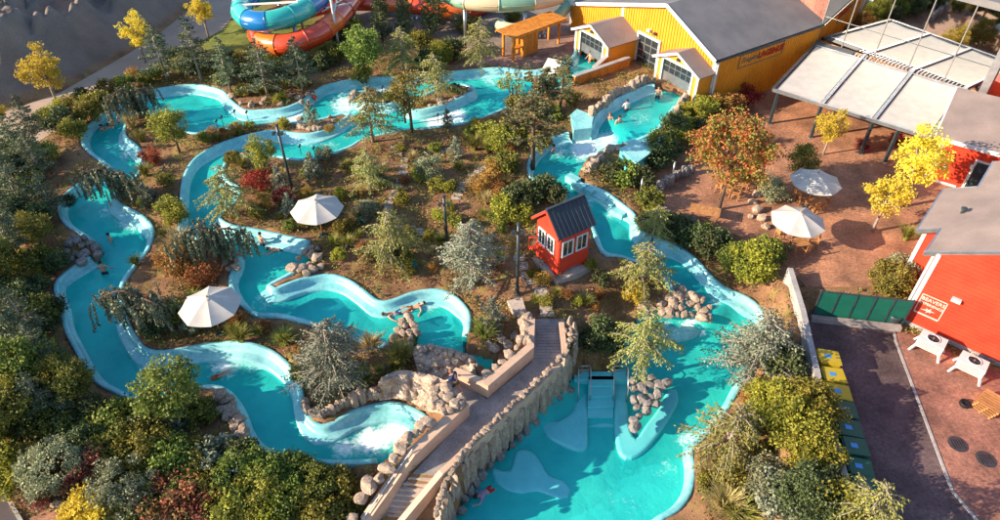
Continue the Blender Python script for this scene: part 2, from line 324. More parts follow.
# ------------------------------------------------------------ ground sheet
def poly(px, z=0): return [(P(a, b, z).x, P(a, b, z).y) for a, b in px]
PATIO = [(640,185),(690,150),(708,128),(745,108),(775,82),(830,42),(975,85),(1010,130),(960,190),(935,235),(908,287),(806,287),(785,264),(735,234),(690,229)]
DRIVE = [(806,312),(893,325),(895,340),(952,491),(985,530),(1020,570),(850,570),(858,520),(838,430)]
PAVE = [(891,327),(1060,400),(1080,570),(1020,570),(985,530),(952,491),(895,340)]
PATH = [(-60,195),(-40,140),(0,114),(60,93),(130,53),(160,33),(192,8),(215,-15),(270,-25),(245,3),(222,30),(165,62),(120,88),(60,128),(12,160)]
ROAD = [(-60,440),(-8,478),(8,497),(22,522),(40,570),(-80,570)]
PLAZA = [(26,520),(45,511),(75,508),(105,514),(130,525),(150,570),(45,570)]
DECK = [(452,67),(478,60),(505,48),(560,22),(592,20),(585,45),(572,56),(555,64),(530,68.5),(500,65.5)]
BRDK = [(534,319),(565,319),(569,358),(547,381),(523,402),(500,422),(444,476),(413,473),(467,416),(467,404),(436,384),(452,372),(487,399),(532,362)]
ZD = -.5
zones = [(poly(PATIO), 0.), (poly(DRIVE, ZD), ZD), (poly(PAVE, ZD), ZD), (poly(PATH), 0.), (poly(ROAD, -1.2), -1.2), (poly(PLAZA, -1.2), -1.2), (poly(DECK, 1.0), 1.0), (poly(BRDK, -.4), -.4)]
GC = [(400,220,0),(330,170,.15),(260,185,.1),(450,260,-.1),(560,290,-.2),(300,250,-.1),(430,160,.4),(500,200,.2),(520,250,0),(480,150,.5),(540,130,.6),(500,300,-.4),(150,280,-.4),(170,200,0),(170,230,-.1),(160,150,.3),(190,300,-.5),(280,340,-.8),(350,370,-.9),(390,370,-.9),(430,380,-.7),
 (20,200,0),(20,300,-.3),(20,400,-.8),(50,450,-1.2),(120,440,-1.3),(150,500,-1.4),(220,490,-1.7),(300,500,-2.0),(350,510,-2.3),(30,520,-1.2),(190,430,-1.3),(340,480,-2),
 (100,60,0),(180,50,.1),(260,60,.4),(330,60,.6),(420,50,.8),(480,40,.9),(560,20,1.1),(700,130,.4),(690,110,.8),(680,150,.2),(640,165,.2),(620,180,.0),(660,215,-.2),(700,245,-.5),(740,265,-.6),(780,270,-.1),(788,288,.35),(798,300,.45),(793,315,.4),(730,300,-.9),(770,340,-.4),(795,330,.3),(800,370,.2),(805,400,.3),(820,440,.3),(832,470,.3),(790,400,.1),(760,430,-.9),(720,470,-2.0),(780,480,-.7),(825,490,.2),(720,520,-2.0),(845,510,.2),(640,345,-1.4),(625,325,-1.0),(600,320,-.5),(590,345,-1.5),
 (600,95,1.25),(620,80,1.25),(650,75,1.25),(590,100,1.1),(710,110,.7),(520,20,1.0),(330,20,.5),(200,20,.1),(0,0,.3),(1000,0,0),(900,100,0),(1000,300,ZD),(900,420,ZD),(1000,520,ZD),(860,400,ZD),(-200,200,0),(-200,500,-1.2),(1300,200,0),(1300,500,ZD),(500,-120,.5),(0,-150,0),(1000,-150,0)]
gp = [tuple(P(a, b, z)) for a, b, z in GC]
for E in (E1, E2)+tuple(EI):
    for p in E[::4]: gp.append((p[0], p[1], p[2]-.05))
GP = np.array(gp)
def axis(lo, hi, f0, f1, st):
    a = list(np.arange(f0, f1+1e-6, st)); d = st; x = f0
    while x > lo: d *= 1.35; x -= d; a.insert(0, x)
    d = st; x = f1
    while x < hi: d *= 1.35; x += d; a.append(x)
    return np.array(a)
gx = axis(-420, 420, -60, 42, .28); gy = axis(-250, 600, 7, 80, .28)
X, Y = np.meshgrid(gx, gy); S = X.shape
num = np.zeros(S); den = np.zeros(S)
for x, y, z in GP:
    k = 1/((X-x)**2+(Y-y)**2+.25)**1.9; num += k*z; den += k
G = num/den
def sm(t): t = np.clip(t, 0, 1); return t*t*(3-2*t)
def fbm(X, Y, sc_, seed, octv=4):
    """cheap value noise in numpy"""
    out = np.zeros(X.shape); a = 1; r = np.random.default_rng(seed); T = r.random((64, 64))
    for o in range(octv):
        u, v = X*sc_*2**o+o*7.3, Y*sc_*2**o+o*3.1; i, j = np.floor(u).astype(int), np.floor(v).astype(int); fu, fv = sm(u-i), sm(v-j)
        g = lambda a_, b_: T[a_ % 64, b_ % 64]
        out += a*((g(i, j)*(1-fu)+g(i+1, j)*fu)*(1-fv)+(g(i, j+1)*(1-fu)+g(i+1, j+1)*fu)*fv-.5); a *= .5
    return out
G += fbm(X, Y, .5, 3)*.16
zn = np.full(S, 1e9)
for pl, z in zones:
    d = sdf(pl, X, Y); k = sm(1-d/1.2); G = G*(1-k)+(z-.02)*k; zn = np.minimum(zn, d)
# gravel yard with spoil ridges behind the path (upper left) and an unseen heap added to shade the yard
yard = poly([(-400,150),(0,112),(60,91),(130,51),(160,31),(192,6),(222,-20),(240,-200),(-400,-200)]); dy_ = sdf(yard, X, Y); ky = sm(-dy_/5)
rid = 1-np.abs(fbm((X+.35*Y)*1.5, (Y-.5*X)*.42, .26, 11, 4))*4.2
kr = sm((-dy_-1.8)/2)
G += ky*fbm(X, Y, 1.1, 15, 3)*.22+3.5*sm(-dy_/4.0)+ky*fbm(X, Y, .3, 5)*.3+kr*np.clip(rid, -.5, 1)*1.7
heap = np.exp(-((X+60)/7.5)**2)*sm((Y-30)/14)*sm((50-Y)/9)*8  # added left of the view, only to cast shade on the yard
G = np.where(ky > 0, G+heap*sm(-dy_/4), G)
D1 = sdf(E1, X, Y); 
for e in EI: D1 = np.maximum(D1, -sdf(e, X, Y))
D2 = sdf(E2, X, Y); DW = np.minimum(D1, D2)
Xf, Yf, Gf = X.ravel(), Y.ravel(), None
GB = G.copy()          # banks, before the basins are dug out
def lvlgrid(X, Y, mask):
    out = np.zeros(X.shape)
    for i, j in zip(*np.nonzero(mask)):
        z = 0.
        for _ in range(2): z = lvl(*px_of((X[i, j], Y[i, j], z)))
        out[i, j] = z
    return out
wm = DW < .35
LZ = lvlgrid(X, Y, wm)
G = np.where(DW < -.02, np.minimum(LZ-1.25, G), G)
def ground(x, y, A=None):
    A = GB if A is None else A
    i = min(max(np.searchsorted(gx, x)-1, 0), len(gx)-2); j = min(max(np.searchsorted(gy, y)-1, 0), len(gy)-2)
    u = (x-gx[i])/(gx[i+1]-gx[i]); v = (y-gy[j])/(gy[j+1]-gy[j])
    return float((A[j, i]*(1-u)+A[j, i+1]*u)*(1-v)+(A[j+1, i]*(1-u)+A[j+1, i+1]*u)*v)
def PG(px, py):
    """pixel -> point on the ground banks"""
    z = 0.
    for _ in range(12): p = P(px, py, z); z += .6*(ground(p.x, p.y)-z)
    p = P(px, py, z); return p
ny, nx = S
V = np.stack([X.ravel(), Y.ravel(), G.ravel()], 1)
idx = np.arange(ny*nx).reshape(ny, nx); F = np.stack([idx[:-1, :-1].ravel(), idx[:-1, 1:].ravel(), idx[1:, 1:].ravel(), idx[1:, :-1].ravel()], 1)
def fastmesh(name, V, F, m, smooth=True):
    me = bpy.data.meshes.new(name); me.vertices.add(len(V)); me.vertices.foreach_set('co', V.reshape(-1).astype(np.float32))
    me.loops.add(F.size); me.loops.foreach_set('vertex_index', F.reshape(-1).astype(np.int32)); k = F.shape[1]
    me.polygons.add(len(F)); me.polygons.foreach_set('loop_start', np.arange(0, F.size, k, dtype=np.int32)); me.update(calc_edges=True)
    me.materials.append(m)
    if smooth: me.shade_smooth()
    return me
def attr(me, name, vals):
    a = me.attributes.new(name, 'FLOAT', 'POINT'); a.data.foreach_set('value', vals.ravel().astype(np.float32))
def groundmat():
    m, t, bs, out = nodes('ground_soil')
    def at(n):
        a = t.nodes.new('ShaderNodeAttribute'); a.attribute_name = n; return a.outputs['Fac']
    n1 = noi(t, .55, 6); r1 = ramp(t, (.15, .075, .040), (.34, .19, .10), .32, .66); t.links.new(n1.outputs['Fac'], r1.inputs[0])
    n2 = noi(t, 1.3, 5); r2 = ramp(t, (0, 0, 0), (1, 1, 1), .53, .68); t.links.new(n2.outputs['Fac'], r2.inputs[0])
    mul = mixc(t, r2.outputs[0], r1.outputs[0], (.27, .21, .065))
    n3 = noi(t, 18, 6, rough=.75); r3 = ramp(t, (.45,)*3, (1.45,)*3, .3, .72); t.links.new(n3.outputs['Fac'], r3.inputs[0])
    n4 = noi(t, .35, 6); r4 = ramp(t, (.17, .14, .12), (.27, .215, .175), .3, .7); t.links.new(n4.outputs['Fac'], r4.inputs[0])
    n5 = noi(t, .9, 5); r5 = ramp(t, (.10, .13, .025), (.20, .21, .045), .3, .7); t.links.new(n5.outputs['Fac'], r5.inputs[0])
    col = mixc(t, at('gravel'), mul, r4.outputs[0]); col = mixc(t, at('grass'), col, r5.outputs[0])
    col = mixc(t, 1.0, col, r3.outputs[0], 'MULTIPLY'); t.links.new(col, bs.inputs['Base Color']); bs.inputs['Roughness'].default_value = .95; bs.inputs['Specular IOR Level'].default_value = .15
    bump(t, bs, n3.outputs['Fac'], .8, .06); return m
M_ground = groundmat()
me = fastmesh('ground', V, F, M_ground)
gravel = np.maximum(sm(-dy_/1.0), sm(1-sdf(poly([(330,-60),(345,38),(420,28),(470,45),(520,60),(600,0),(620,-60)], .6), X, Y)/2))
far = sm((Y-78)/10); gravel = np.maximum(gravel, far)
grass = sm(1-sdf(poly([(205,40),(250,8),(300,20),(345,45),(300,60),(240,70)], .3), X, Y)/2)
attr(me, 'gravel', gravel); attr(me, 'grass', grass)
struct(link(bpy.data.objects.new('ground', me)))
def sheet(name, pts, z, m, t=.12):
    b = MB(); b.prism([(q[0], q[1]) for q in pts], z-t, z); return struct(b.build(name, m))
sheet('patio', poly(PATIO), .012, M_patio); sheet('driveway', poly(DRIVE, ZD), ZD+.008, M_drive); sheet('pavement', poly(PAVE, ZD), ZD+.014, M_paving)
sheet('path', poly(PATH), .01, M_path); sheet('road', poly(ROAD, -1.2), -1.19, M_asphalt); sheet('plaza', poly(PLAZA, -1.2), -1.185, M_patio); sheet('pool_deck', poly(DECK, 1.0), 1.012, M_deck)
# kerbs
kb = MB(); L = [P(a, b, ZD) for a, b in [(893,326),(895,340),(952,491),(985,530),(1020,570)]]
for a, b in zip(L, L[1:]): kb.beam(a+Vector((0, 0, .0)), b+Vector((0, 0, .0)), .13, .09)
struct(kb.build('kerb', M_conc_pale))
kb = MB(); L = [P(a, b, -1.2) for a, b in [(-60,440),(-8,478),(8,497),(22,522),(40,570)]]
for a, b in zip(L, L[1:]): kb.beam(a, b, .16, .24)
struct(kb.build('kerb', M_conc_pale))

# ------------------------------------------------------------ water and basin
FOAM = [(395,432,22,1.0),(372,440,24,1.0),(345,447,18,.8),(440,118,22,1.1),(455,116,14,1.0),(385,90,20,.9),(345,105,18,.8),(290,116,18,.9),(275,118,12,.8),(235,94,20,.5),(330,280,16,.35),(430,302,16,.7),(170,375,18,.8),(150,365,14,.8),(225,365,20,.8),(255,362,18,.6),(130,145,12,.7),(125,155,10,.6),(105,212,14,.5),(130,222,16,.8),(245,248,10,.2),
 (265,300,14,.5),(250,310,12,.4),(585,148,20,1.0),(560,150,16,.6),(606,141,14,.9),(640,118,14,.4),(690,325,12,.9),(665,326,10,.7),(700,332,8,.8),(715,300,12,.6),(725,330,8,.4),(690,440,18,.7),(665,470,22,.35),(630,505,20,.3),(610,500,18,.3),(600,190,10,.8),(590,200,10,.6),(500,75,20,.4),(330,145,14,.4),(310,140,12,.6),(215,170,10,.4),(490,80,14,.5),(610,215,8,.5),(625,240,8,.3),(345,92,14,.5)]
def watermat():
    m, t, bs, out = nodes('water')
    a = t.nodes.new('ShaderNodeAttribute'); a.attribute_name = 'foam'
    n1 = noi(t, .38, 5, stretch=None); r1 = ramp(t, (.014, .47, .46), (.045, .74, .62), .3, .7); t.links.new(n1.outputs['Fac'], r1.inputs[0])
    n2 = noi(t, 2.6, 6, rough=.7); 
    n2.inputs['Distortion'].default_value = 1.2
    ad = t.nodes.new('ShaderNodeMath'); ad.operation = 'MULTIPLY_ADD'; t.links.new(n2.outputs['Fac'], ad.inputs[0]); ad.inputs[1].default_value = 1.5; ad.inputs[2].default_value = -1.08
    ad2 = t.nodes.new('ShaderNodeMath'); ad2.operation = 'ADD'; t.links.new(ad.outputs[0], ad2.inputs[0]); t.links.new(a.outputs['Fac'], ad2.inputs[1])
    fr = ramp(t, (0, 0, 0), (1, 1, 1), .0, .45); t.links.new(ad2.outputs[0], fr.inputs[0])
    col = mixc(t, fr.outputs[0], r1.outputs[0], (.70, .84, .84)); t.links.new(col, bs.inputs['Base Color'])
    rr = t.nodes.new('ShaderNodeMapRange'); rr.inputs['To Min'].default_value = .06; rr.inputs['To Max'].default_value = .6; t.links.new(fr.outputs[0], rr.inputs[0]); t.links.new(rr.outputs[0], bs.inputs['Roughness'])
    bs.inputs['IOR'].default_value = 1.33
    n3 = noi(t, 1.9, 4, rough=.55); n3.inputs['Distortion'].default_value = .6; bump(t, bs, n3.outputs['Fac'], .4, .10)
    tp = t.nodes.new('ShaderNodeBsdfTransparent'); tp.inputs[0].default_value = (.30, .88, .92, 1)
    mr = t.nodes.new('ShaderNodeMapRange'); mr.inputs['To Min'].default_value = .42; mr.inputs['To Max'].default_value = .02; t.links.new(fr.outputs[0], mr.inputs[0])
    mx = t.nodes.new('ShaderNodeMixShader'); t.links.new(mr.outputs[0], mx.inputs[0]); t.links.new(bs.outputs[0], mx.inputs[1]); t.links.new(tp.outputs[0], mx.inputs[2]); t.links.new(mx.outputs[0], out.inputs[0]); return m
M_water = watermat()
def wsheet(name, D, m, dz, foam=True, lim=.12):
    ok = D < lim; cell = ok[:-1, :-1] & ok[:-1, 1:] & ok[1:, :-1] & ok[1:, 1:]
    used = np.zeros(S, bool); used[:-1, :-1] |= cell; used[:-1, 1:] |= cell; used[1:, :-1] |= cell; used[1:, 1:] |= cell
    remap = -np.ones(S, int); remap[used] = np.arange(used.sum())
    Vv = np.stack([X[used], Y[used], LZ[used]+dz], 1)
    c = cell.nonzero(); Ff = np.stack([remap[c[0], c[1]], remap[c[0], c[1]+1], remap[c[0]+1, c[1]+1], remap[c[0]+1, c[1]]], 1)
    me = fastmesh(name, Vv, Ff, m)
    if foam:
        fo = np.zeros(len(Vv))
        for i, p in enumerate(Vv):
            x, y = px_of(p)
            for a, b, r, s in FOAM:
                d = ((x-a)**2+((y-b)*1.35)**2)/(r*r)
                if d < 4: fo[i] = max(fo[i], s*math.exp(-d*1.1))
        attr(me, 'foam', fo)
    return struct(link(bpy.data.objects.new(name, me)))
wsheet('river_water', D1, M_water, 0); wsheet('pool_water', D2, M_water, 0)
wsheet('basin_floor', D1, M_basin, -.85, False); wsheet('basin_floor', D2, M_basin, -.95, False)
# ------------------------------------------------------------ buildings
def wallplane(A, e, base=0):
    """vertical plane through A along unit e: px -> (s, z), and (s, z, off) -> world; off > 0 is towards the inside"""
    n = Vector((-e.y, e.x, 0))
    def f(px, py): p = PL(px, py, A, n); return (p-A).dot(e), p.z
    def g(s, z, off=0): q = A+e*s+n*off; return Vector((q.x, q.y, z))
    return n, f, g
def panel(mb, g, s0, s1, z0, z1, o0, o1):
    """box in wall coordinates"""
    c = [g(s, z, o) for z in (z0, z1) for s, o in ((s0, o0), (s1, o0), (s1, o1), (s0, o1))]
    return mb.add(c, [(0, 3, 2, 1), (4, 5, 6, 7), (0, 1, 5, 4), (1, 2, 6, 5), (2, 3, 7, 6), (3, 0, 4, 7)])
def polywall(mb, g, pts, o0, o1):
    """extrude an outline (s, z) from offset o0 to o1; outline counter-clockwise seen from outside"""
    n = len(pts); v = [g(s, z, o0) for s, z in pts]+[g(s, z, o1) for s, z in pts]
    return mb.add(v, [tuple(range(n)), tuple(reversed(range(n, 2*n)))]+[((i+1) % n, i, n+i, n+(i+1) % n) for i in range(n)])
def gridded(parent, g, s0, s1, z0, z1, off, nx_, nz, frame=M_white, fw=.12, name='window', glass=M_glass, bars=.05, arch=None):
    """a window or glazed door: frame > panes, bars"""
    fr = MB()
    for a in ((s0, s0+fw, z0, z1), (s1-fw, s1, z0, z1), (s0+fw, s1-fw, z1-fw, z1)): panel(fr, g, *a, off-.10, off+.05)
    fo = fr.build(name, frame, parent); w_, h_ = (s1-s0-2*fw)/nx_, (z1-fw-z0)/nz
    for i in range(nx_):
        for j in range(nz):
            panel(MB(), g, 0, 0, 0, 0, 0, 0); b = MB(); panel(b, g, s0+fw+i*w_+bars/2, s0+fw+(i+1)*w_-bars/2, z0+j*h_+bars/2, z0+(j+1)*h_-bars/2, off-.03, off+.0); b.build('pane', glass, fo)
    b = MB()
    for i in range(1, nx_): panel(b, g, s0+fw+i*w_-bars/2, s0+fw+i*w_+bars/2, z0, z1-fw, off-.07, off+.01)
    for j in range(0, nz): panel(b, g, s0+fw, s1-fw, z0+j*h_-bars/2, z0+j*h_+bars/2, off-.065, off+.008)
    b.build('glazing_bars', M_metal if frame is M_white else frame, fo); return fo
def lettering(parent, body, origin, ex, ez, size, m, depth=.015, shear=0, align='CENTER', bold=.0):
    c = bpy.data.curves.new('lettering', 'FONT'); c.body = body; c.size = size; c.extrude = depth; c.shear = shear; c.align_x = align; c.align_y = 'CENTER'; c.offset = bold; c.resolution_u = 2
    t = bpy.data.objects.new('lettering', c); sc.collection.objects.link(t); dg = bpy.context.evaluated_depsgraph_get()
    me = bpy.data.meshes.new_from_object(t.evaluated_get(dg)); bpy.data.objects.remove(t)
    nrm = ex.cross(ez); M = Matrix((ex, ez, nrm)).transposed().to_4x4(); M.translation = origin; me.transform(M); me.materials.clear(); me.materials.append(m)
    return link(bpy.data.objects.new('lettering', me), parent)

# yellow pool house
ZB = 1.2
A = P(636, 61, ZB); e = Vector((.55, -.835, 0)).normalized(); n, f, g = wallplane(A, e)
yb = tag(empty('pool_house', A), 'large yellow board clad pool house with grey pitched roof above the river', 'building')
yb.location = (0, 0, 0)
sL, sR, sP = -9.3, f(718, 60)[0], f(670, 5)[0]; zR, zP = f(718, 60)[1], f(670, 5)[1]; zL = zP-(sP-sL)*.30
DEP = 15.5
b = MB(); polywall(b, g, [(sL, 0), (sR, 0), (sR, zR), (sP, zP), (sL, zL)], 0, DEP); b.build('wall', M_yellow, yb)
for i, s in enumerate(np.arange(sL+.15, sR-.25, .30)):         # battens
    zt = (zP-(sP-s)*.30 if s < sP else zP-(s-sP)*(zP-zR)/(sR-sP))-.12
    b = MB(); panel(b, g, s, s+.07, .2, zt, -.045, .01); b.build('batten', M_yellow, yb)
rs = MB(); ov = .35
sl_ = (zP-zR)/(sR-sP)
rs.slab([g(sP, zP+.14, -ov), g(sR+.12, zR+.14-.12*sl_, -ov), g(sR+.12, zR+.14-.12*sl_, DEP), g(sP, zP+.14, DEP)], .14)
rs.slab([g(sL-.3, zL+.14-.09, -ov), g(sP, zP+.14, -ov), g(sP, zP+.14, DEP), g(sL-.3, zL+.14-.09, DEP)], .14)
ro = rs.build('roof', M_roof, yb)
b = MB(); b.beam(g(sP, zP+.03, -ov-.03), g(sR+.12, zR+.03-.12*sl_, -ov-.03), .06, .30); b.beam(g(sL-.3, zL-.06, -ov-.03), g(sP, zP+.03, -ov-.03), .06, .30); b.build('fascia', M_white, ro)
b = MB(); b.beam(g(sR+.16, zR-.02-.12*sl_, -ov), g(sR+.16, zR-.02-.12*sl_, DEP), .12, .12); b.build('gutter', M_darkmetal, ro)
b = MB(); panel(b, g, sR-.30, sR+.03, .2, zR-.02, -.06, .30); b.build('corner_board', M_white, yb)
b = MB(); panel(b, g, -2.45, -2.15, ZB, zP-(sP+2.3)*.30-.1, -.06, .02); b.build('corner_board', M_white, yb)
b = MB(); b.tube([g(sR+.18, zR-.3, -.05), g(sR+.18, .4, -.05)], .06, 8); b.build('downpipe', M_white, yb)
b = MB(); panel(b, g, sL-.1, sL+.15, ZB-.3, zL, -.06, .2); b.build('corner_board', M_conc_pale, yb)
# side wall battens and its sign
n2 = Vector((-e.x, -e.y, 0)); A2 = g(sR, 0, 0); e2 = n.copy()
nn2, f2, g2 = wallplane(A2, e2)
for s in np.arange(.3, DEP, .30):
    b = MB(); panel(b, g2, s, s+.07, .2, zR-.1, -.04, .01); b.build('batten', M_yellow, yb)
sa, za = f2(738, 58); sb, zb_ = f2(785, 40); zm = (za+zb_)/2-.45; sa, sb = sa+.2, sb
M_signred = mat('sign_red', (.42, .02, .015), None, .5, fine=.1); M_signgrey = mat('sign_grey', (.20, .17, .13), None, .6, fine=.1)
b = MB(); z0, z1 = zm-.62, zm+.50
for q in ((sa, sb, z0, z0+.06), (sa, sb, z1-.06, z1), (sa, sa+.06, z0, z1), (sb-.06, sb, z0, z1)): panel(b, g2, *q, -.075, -.04)
sg = b.build('sign_frame', M_signgrey, yb)
mid = sa+(sb-sa)*.48
lettering(yb, 'Tropical', g2((sa+mid)/2, zm-.05, -.06), e2, Vector((0, 0, 1)), .62, M_signgrey, shear=.35)
lettering(yb, 'LAGENUS', g2((mid+sb)/2-.1, zm-.05, -.06), e2, Vector((0, 0, 1)), .72, M_signred, bold=.02)
# glazed door between the porches
s0, z0 = f(636, 61); s1 = f(660, 45)[0]+.15; zt = f(639, 32)[1]+.15
gridded(yb, g, s0-.15, s1, ZB, zt, -.06, 3, 4, fw=.20, name='door', bars=.09)
b = MB(); panel(b, g, 1.0, 1.35, zt+.35, zt+.55, -.30, -.02); b.build('wall_lamp', M_white, yb)
b = MB(); panel(b, g, 1.75, 2.0, zt+.30, zt+.5, -.28, -.02); b.build('wall_lamp', M_darkmetal, yb)
b = MB(); panel(b, g, -1.6, -1.3, 3.0, 3.4, -.2, -.02); b.build('wall_lamp', M_orange, yb)
def porch(s0, s1, off, ze, za, name):
    """gabled porch over the river gate; off = how far it stands out"""
    po = empty(name); po.parent = yb
    sm_ = (s0+s1)/2
    gp_ = lambda s, z, o=0: g(s, z, o-off)
    b = MB()                                                # front wall with the gate opening
    d0, d1, zt_ = s0+.75, s1-.75, ze+.05
    polywall(b, gp_, [(s0, .2), (d0, .2), (d0, zt_), (sm_, zt_+.0), (sm_, za), (s0, ze)], 0, .18); polywall(b, gp_, [(d1, .2), (s1, .2), (s1, ze), (sm_, za), (sm_, zt_), (d1, zt_)], 0, .18)
    panel(b, gp_, s0, s0+.18, .2, ze, .18, off-.01); panel(b, gp_, s1-.18, s1, .2, ze, .18, off-.01); b.build('porch_wall', M_yellow, po)
    b = MB(); k = (za-ze)/(sm_-s0); o_ = .28
    b.slab([gp_(sm_, za+.12, -.3), gp_(s1+o_, ze+.12-o_*k, -.3), gp_(s1+o_, ze+.12-o_*k, off), gp_(sm_, za+.12, off)], .10)
    b.slab([gp_(s0-o_, ze+.12-o_*k, -.3), gp_(sm_, za+.12, -.3), gp_(sm_, za+.12, off), gp_(s0-o_, ze+.12-o_*k, off)], .10); b.build('porch_roof', M_roofbrown, po)
    b = MB(); b.beam(gp_(s0-o_, ze-o_*k+.04, -.32), gp_(sm_, za+.04, -.32), .05, .2); b.beam(gp_(sm_, za+.04, -.32), gp_(s1+o_, ze+.04-o_*k, -.32), .05, .2)
    panel(b, gp_, s0-.03, s0+.22, .2, ze-.02, -.05, .0); panel(b, gp_, s1-.22, s1+.03, .2, ze-.02, -.05, .0); b.build('porch_trim', M_white, po)
    b = MB()
    for q in ((d0-.2, d0, .3, zt_+.0), (d1, d1+.2, .3, zt_+.0), (d0-.2, d1+.2, zt_, zt_+.2)): panel(b, gp_, *q, -.06, .1)
    b.build('gate_frame', M_white, po)
    zs = zt_-1.05; nxp = 5; w_ = (d1-d0)/nxp
    b = MB(); panel(b, gp_, d0, d1, zs-.75, zs, .10, .16); b.build('gate_panel', M_metal, po)
    for i in range(nxp):
        for j in range(2):
            b = MB(); panel(b, gp_, d0+i*w_+.03, d0+(i+1)*w_-.03, zs+j*.52+.03, zs+(j+1)*.52-.03, .11, .14); b.build('gate_pane', M_glass, po)
    b = MB()
    for i in range(nxp+1): panel(b, gp_, d0+i*w_-.03, d0+i*w_+.03, zs, zt_, .08, .15)
    for j in range(3): panel(b, gp_, d0, d1, zs+j*.52-.03, zs+j*.52+.03, .085, .145)
    b.build('gate_bars', M_metal, po)
    b = MB(); panel(b, gp_, d0, d1, .3, zs-.75, off-.05, off-.02); b.build('gate_curtain', M_bluelabel, po)
    b = MB(); panel(b, gp_, sm_-.12, sm_+.12, zt_+.35, zt_+.55, -.2, 0); b.build('porch_lamp', M_darkmetal, po)
pA = P(657, 82, ZB); pB = P(687, 110, ZB)
porch((pA-A).dot(e)-.1, (pB-A).dot(e)-.3, 1.55, ZB+2.35, ZB+3.35, 'porch')
pA = P(577, 53, ZB); pB = P(599, 70, ZB)
porch((pA-A).dot(e)-.35, (pB-A).dot(e)+.35, 3.3, ZB+2.1, ZB+3.1, 'porch')
# yellow planter walls beside the gate
def pwall(name, pts, zb, h, th, label):
    t = tag(empty(name), label, 'wall'); L_ = [P(a, b, z) for a, b, z in pts]
    b = MB(); c = MB()
    for p, q in zip(L_, L_[1:]):
        d = (q-p); d.z = 0; d.normalize(); k = Vector((-d.y, d.x, 0))*th/2
        b.add([(p+k).xy.to_3d()+Vector((0, 0, zb)), (p-k).xy.to_3d()+Vector((0, 0, zb)), (q-k).xy.to_3d()+Vector((0, 0, zb)), (q+k).xy.to_3d()+Vector((0, 0, zb)), p+k, p-k, q-k, q+k], [(0, 3, 2, 1), (4, 5, 6, 7), (0, 1, 5, 4), (1, 2, 6, 5), (2, 3, 7, 6), (3, 0, 4, 7)])
        up = Vector((0, 0, .05)); k2 = k*1.35
        c.add([p+k2+up*.1, p-k2+up*.1, q-k2+up*.1, q+k2+up*.1, p+k2+up*2, p-k2+up*2, q-k2+up*2, q+k2+up*2], [(0, 3, 2, 1), (4, 5, 6, 7), (0, 1, 5, 4), (1, 2, 6, 5), (2, 3, 7, 6), (3, 0, 4, 7)])
    b.build('wall_body', M_orange, t); c.build('coping', M_conc_pale, t)
pwall('planter_wall', [(574,77,2.1),(629,58,2.1)], .8, 1, .3, 'low orange planter wall with grey coping beside rock lined pool')
pwall('planter_wall', [(594,68,1.9),(611,53,2.5),(634,46,2.5)], .8, 1, .3, 'orange wing wall with stepped grey coping by glazed door')

# timber kiosk on the pool deck
def kiosk():
    A = P(513, 62, 1.0); e = (P(560, 44, 1.0)-A); e.z = 0; L_ = e.length; e.normalize(); n, f, g = wallplane(A, e)
    t = tag(empty('timber_kiosk'), 'orange timber pool kiosk with flat plank roof on the deck', 'kiosk'); W = 1.5
    for s in (.1, 1.3):
        for o in (.1, W-.1):
            b = MB(); panel(b, g, s-.09, s+.09, 1.0, 3.3, o-.09, o+.09); b.build('post', M_orange, t)
    for o in (.1, W-.1):
        b = MB(); panel(b, g, L_-.2, L_-.04, 1.0, 3.3, o-.08, o+.08); b.build('post', M_orange, t)
    for i in range(4):
        b = MB(); panel(b, g, 1.42+i*.42, 1.42+i*.42+.38, 1.05, 3.2, .10, .16); b.build('board', M_orange, t)
    for i in range(3):
        b = MB(); panel(b, g, 1.40, 1.46, 1.05, 3.2, .2+i*.42, .56+i*.42); b.build('board', M_orange, t)
    b = MB(); panel(b, g, .2, 1.2, 2.0, 2.1, .0, .5); b.build('counter', M_orange, t)
    r = empty('roof'); r.parent = t
    for i in range(7):
        b = MB(); o0 = -.35+i*.32; panel(b, g, -.4, L_+.35, 3.32, 3.40, o0, o0+.29); b.build('plank', M_orange, r)
    b = MB(); panel(b, g, -.4, L_+.35, 3.18, 3.32, -.38, -.30); panel(b, g, -.4, L_+.35, 3.18, 3.32, 1.85, 1.93); b.build('roof_beam', M_orange, r)
    b = MB(); b.beam(g(L_-.1, 2.5, .1), g(L_-.7, 3.2, .1), .08); b.build('brace', M_orange, t)
kiosk()

# red sided building at the right (gable end)
Ar = P(901, 321, ZD); er = Vector((.754, -.657, 0)).normalized(); nr, fr_, gr = wallplane(Ar, er)
rb = tag(empty('red_building'), 'large red clad building with brown shingle roof and white trim beside heat pumps', 'building')
zE = 4.35; RS = .56; RW = 10.5; RD = 11.
def rz(s): return zE+RS*s if s < RW/2 else zE+RS*(RW-s)
b = MB(); polywall(b, gr, [(0, -.6), (RW, -.6), (RW, zE), (RW/2, rz(RW/2)), (0, zE)], 0, RD); b.build('wall', M_red, rb)
zz = -.45; i = 0
while zz < rz(RW/2)-.15:                                   # horizontal cladding boards
    s0 = max(0.16, (zz+.24-zE)/RS+.1); s1 = RW-max(0.16, (zz+.24-zE)/RS+.1)
    if s1 > s0: b = MB(); polywall(b, gr, [(s0, zz), (s1, zz), (s1, zz+.225), (s0, zz+.225)], -.03, .01); b.build('board', M_red, rb)
    zz += .24
def roofpt(px, py):
    p0 = gr(0, zE+.16, 0); d1 = er+Vector((0, 0, RS)); nn = d1.cross(nr).normalized(); return PL(px, py, p0, nn)
rp = [roofpt(*q) for q in [(925,252),(941,229),(918,228),(953,190),(978,187),(1001,160)]]
toSN = lambda p: ((p-Ar).dot(er), (p-Ar).dot(nr))
pts = [toSN(p) for p in rp]; nfr = pts[0][1]
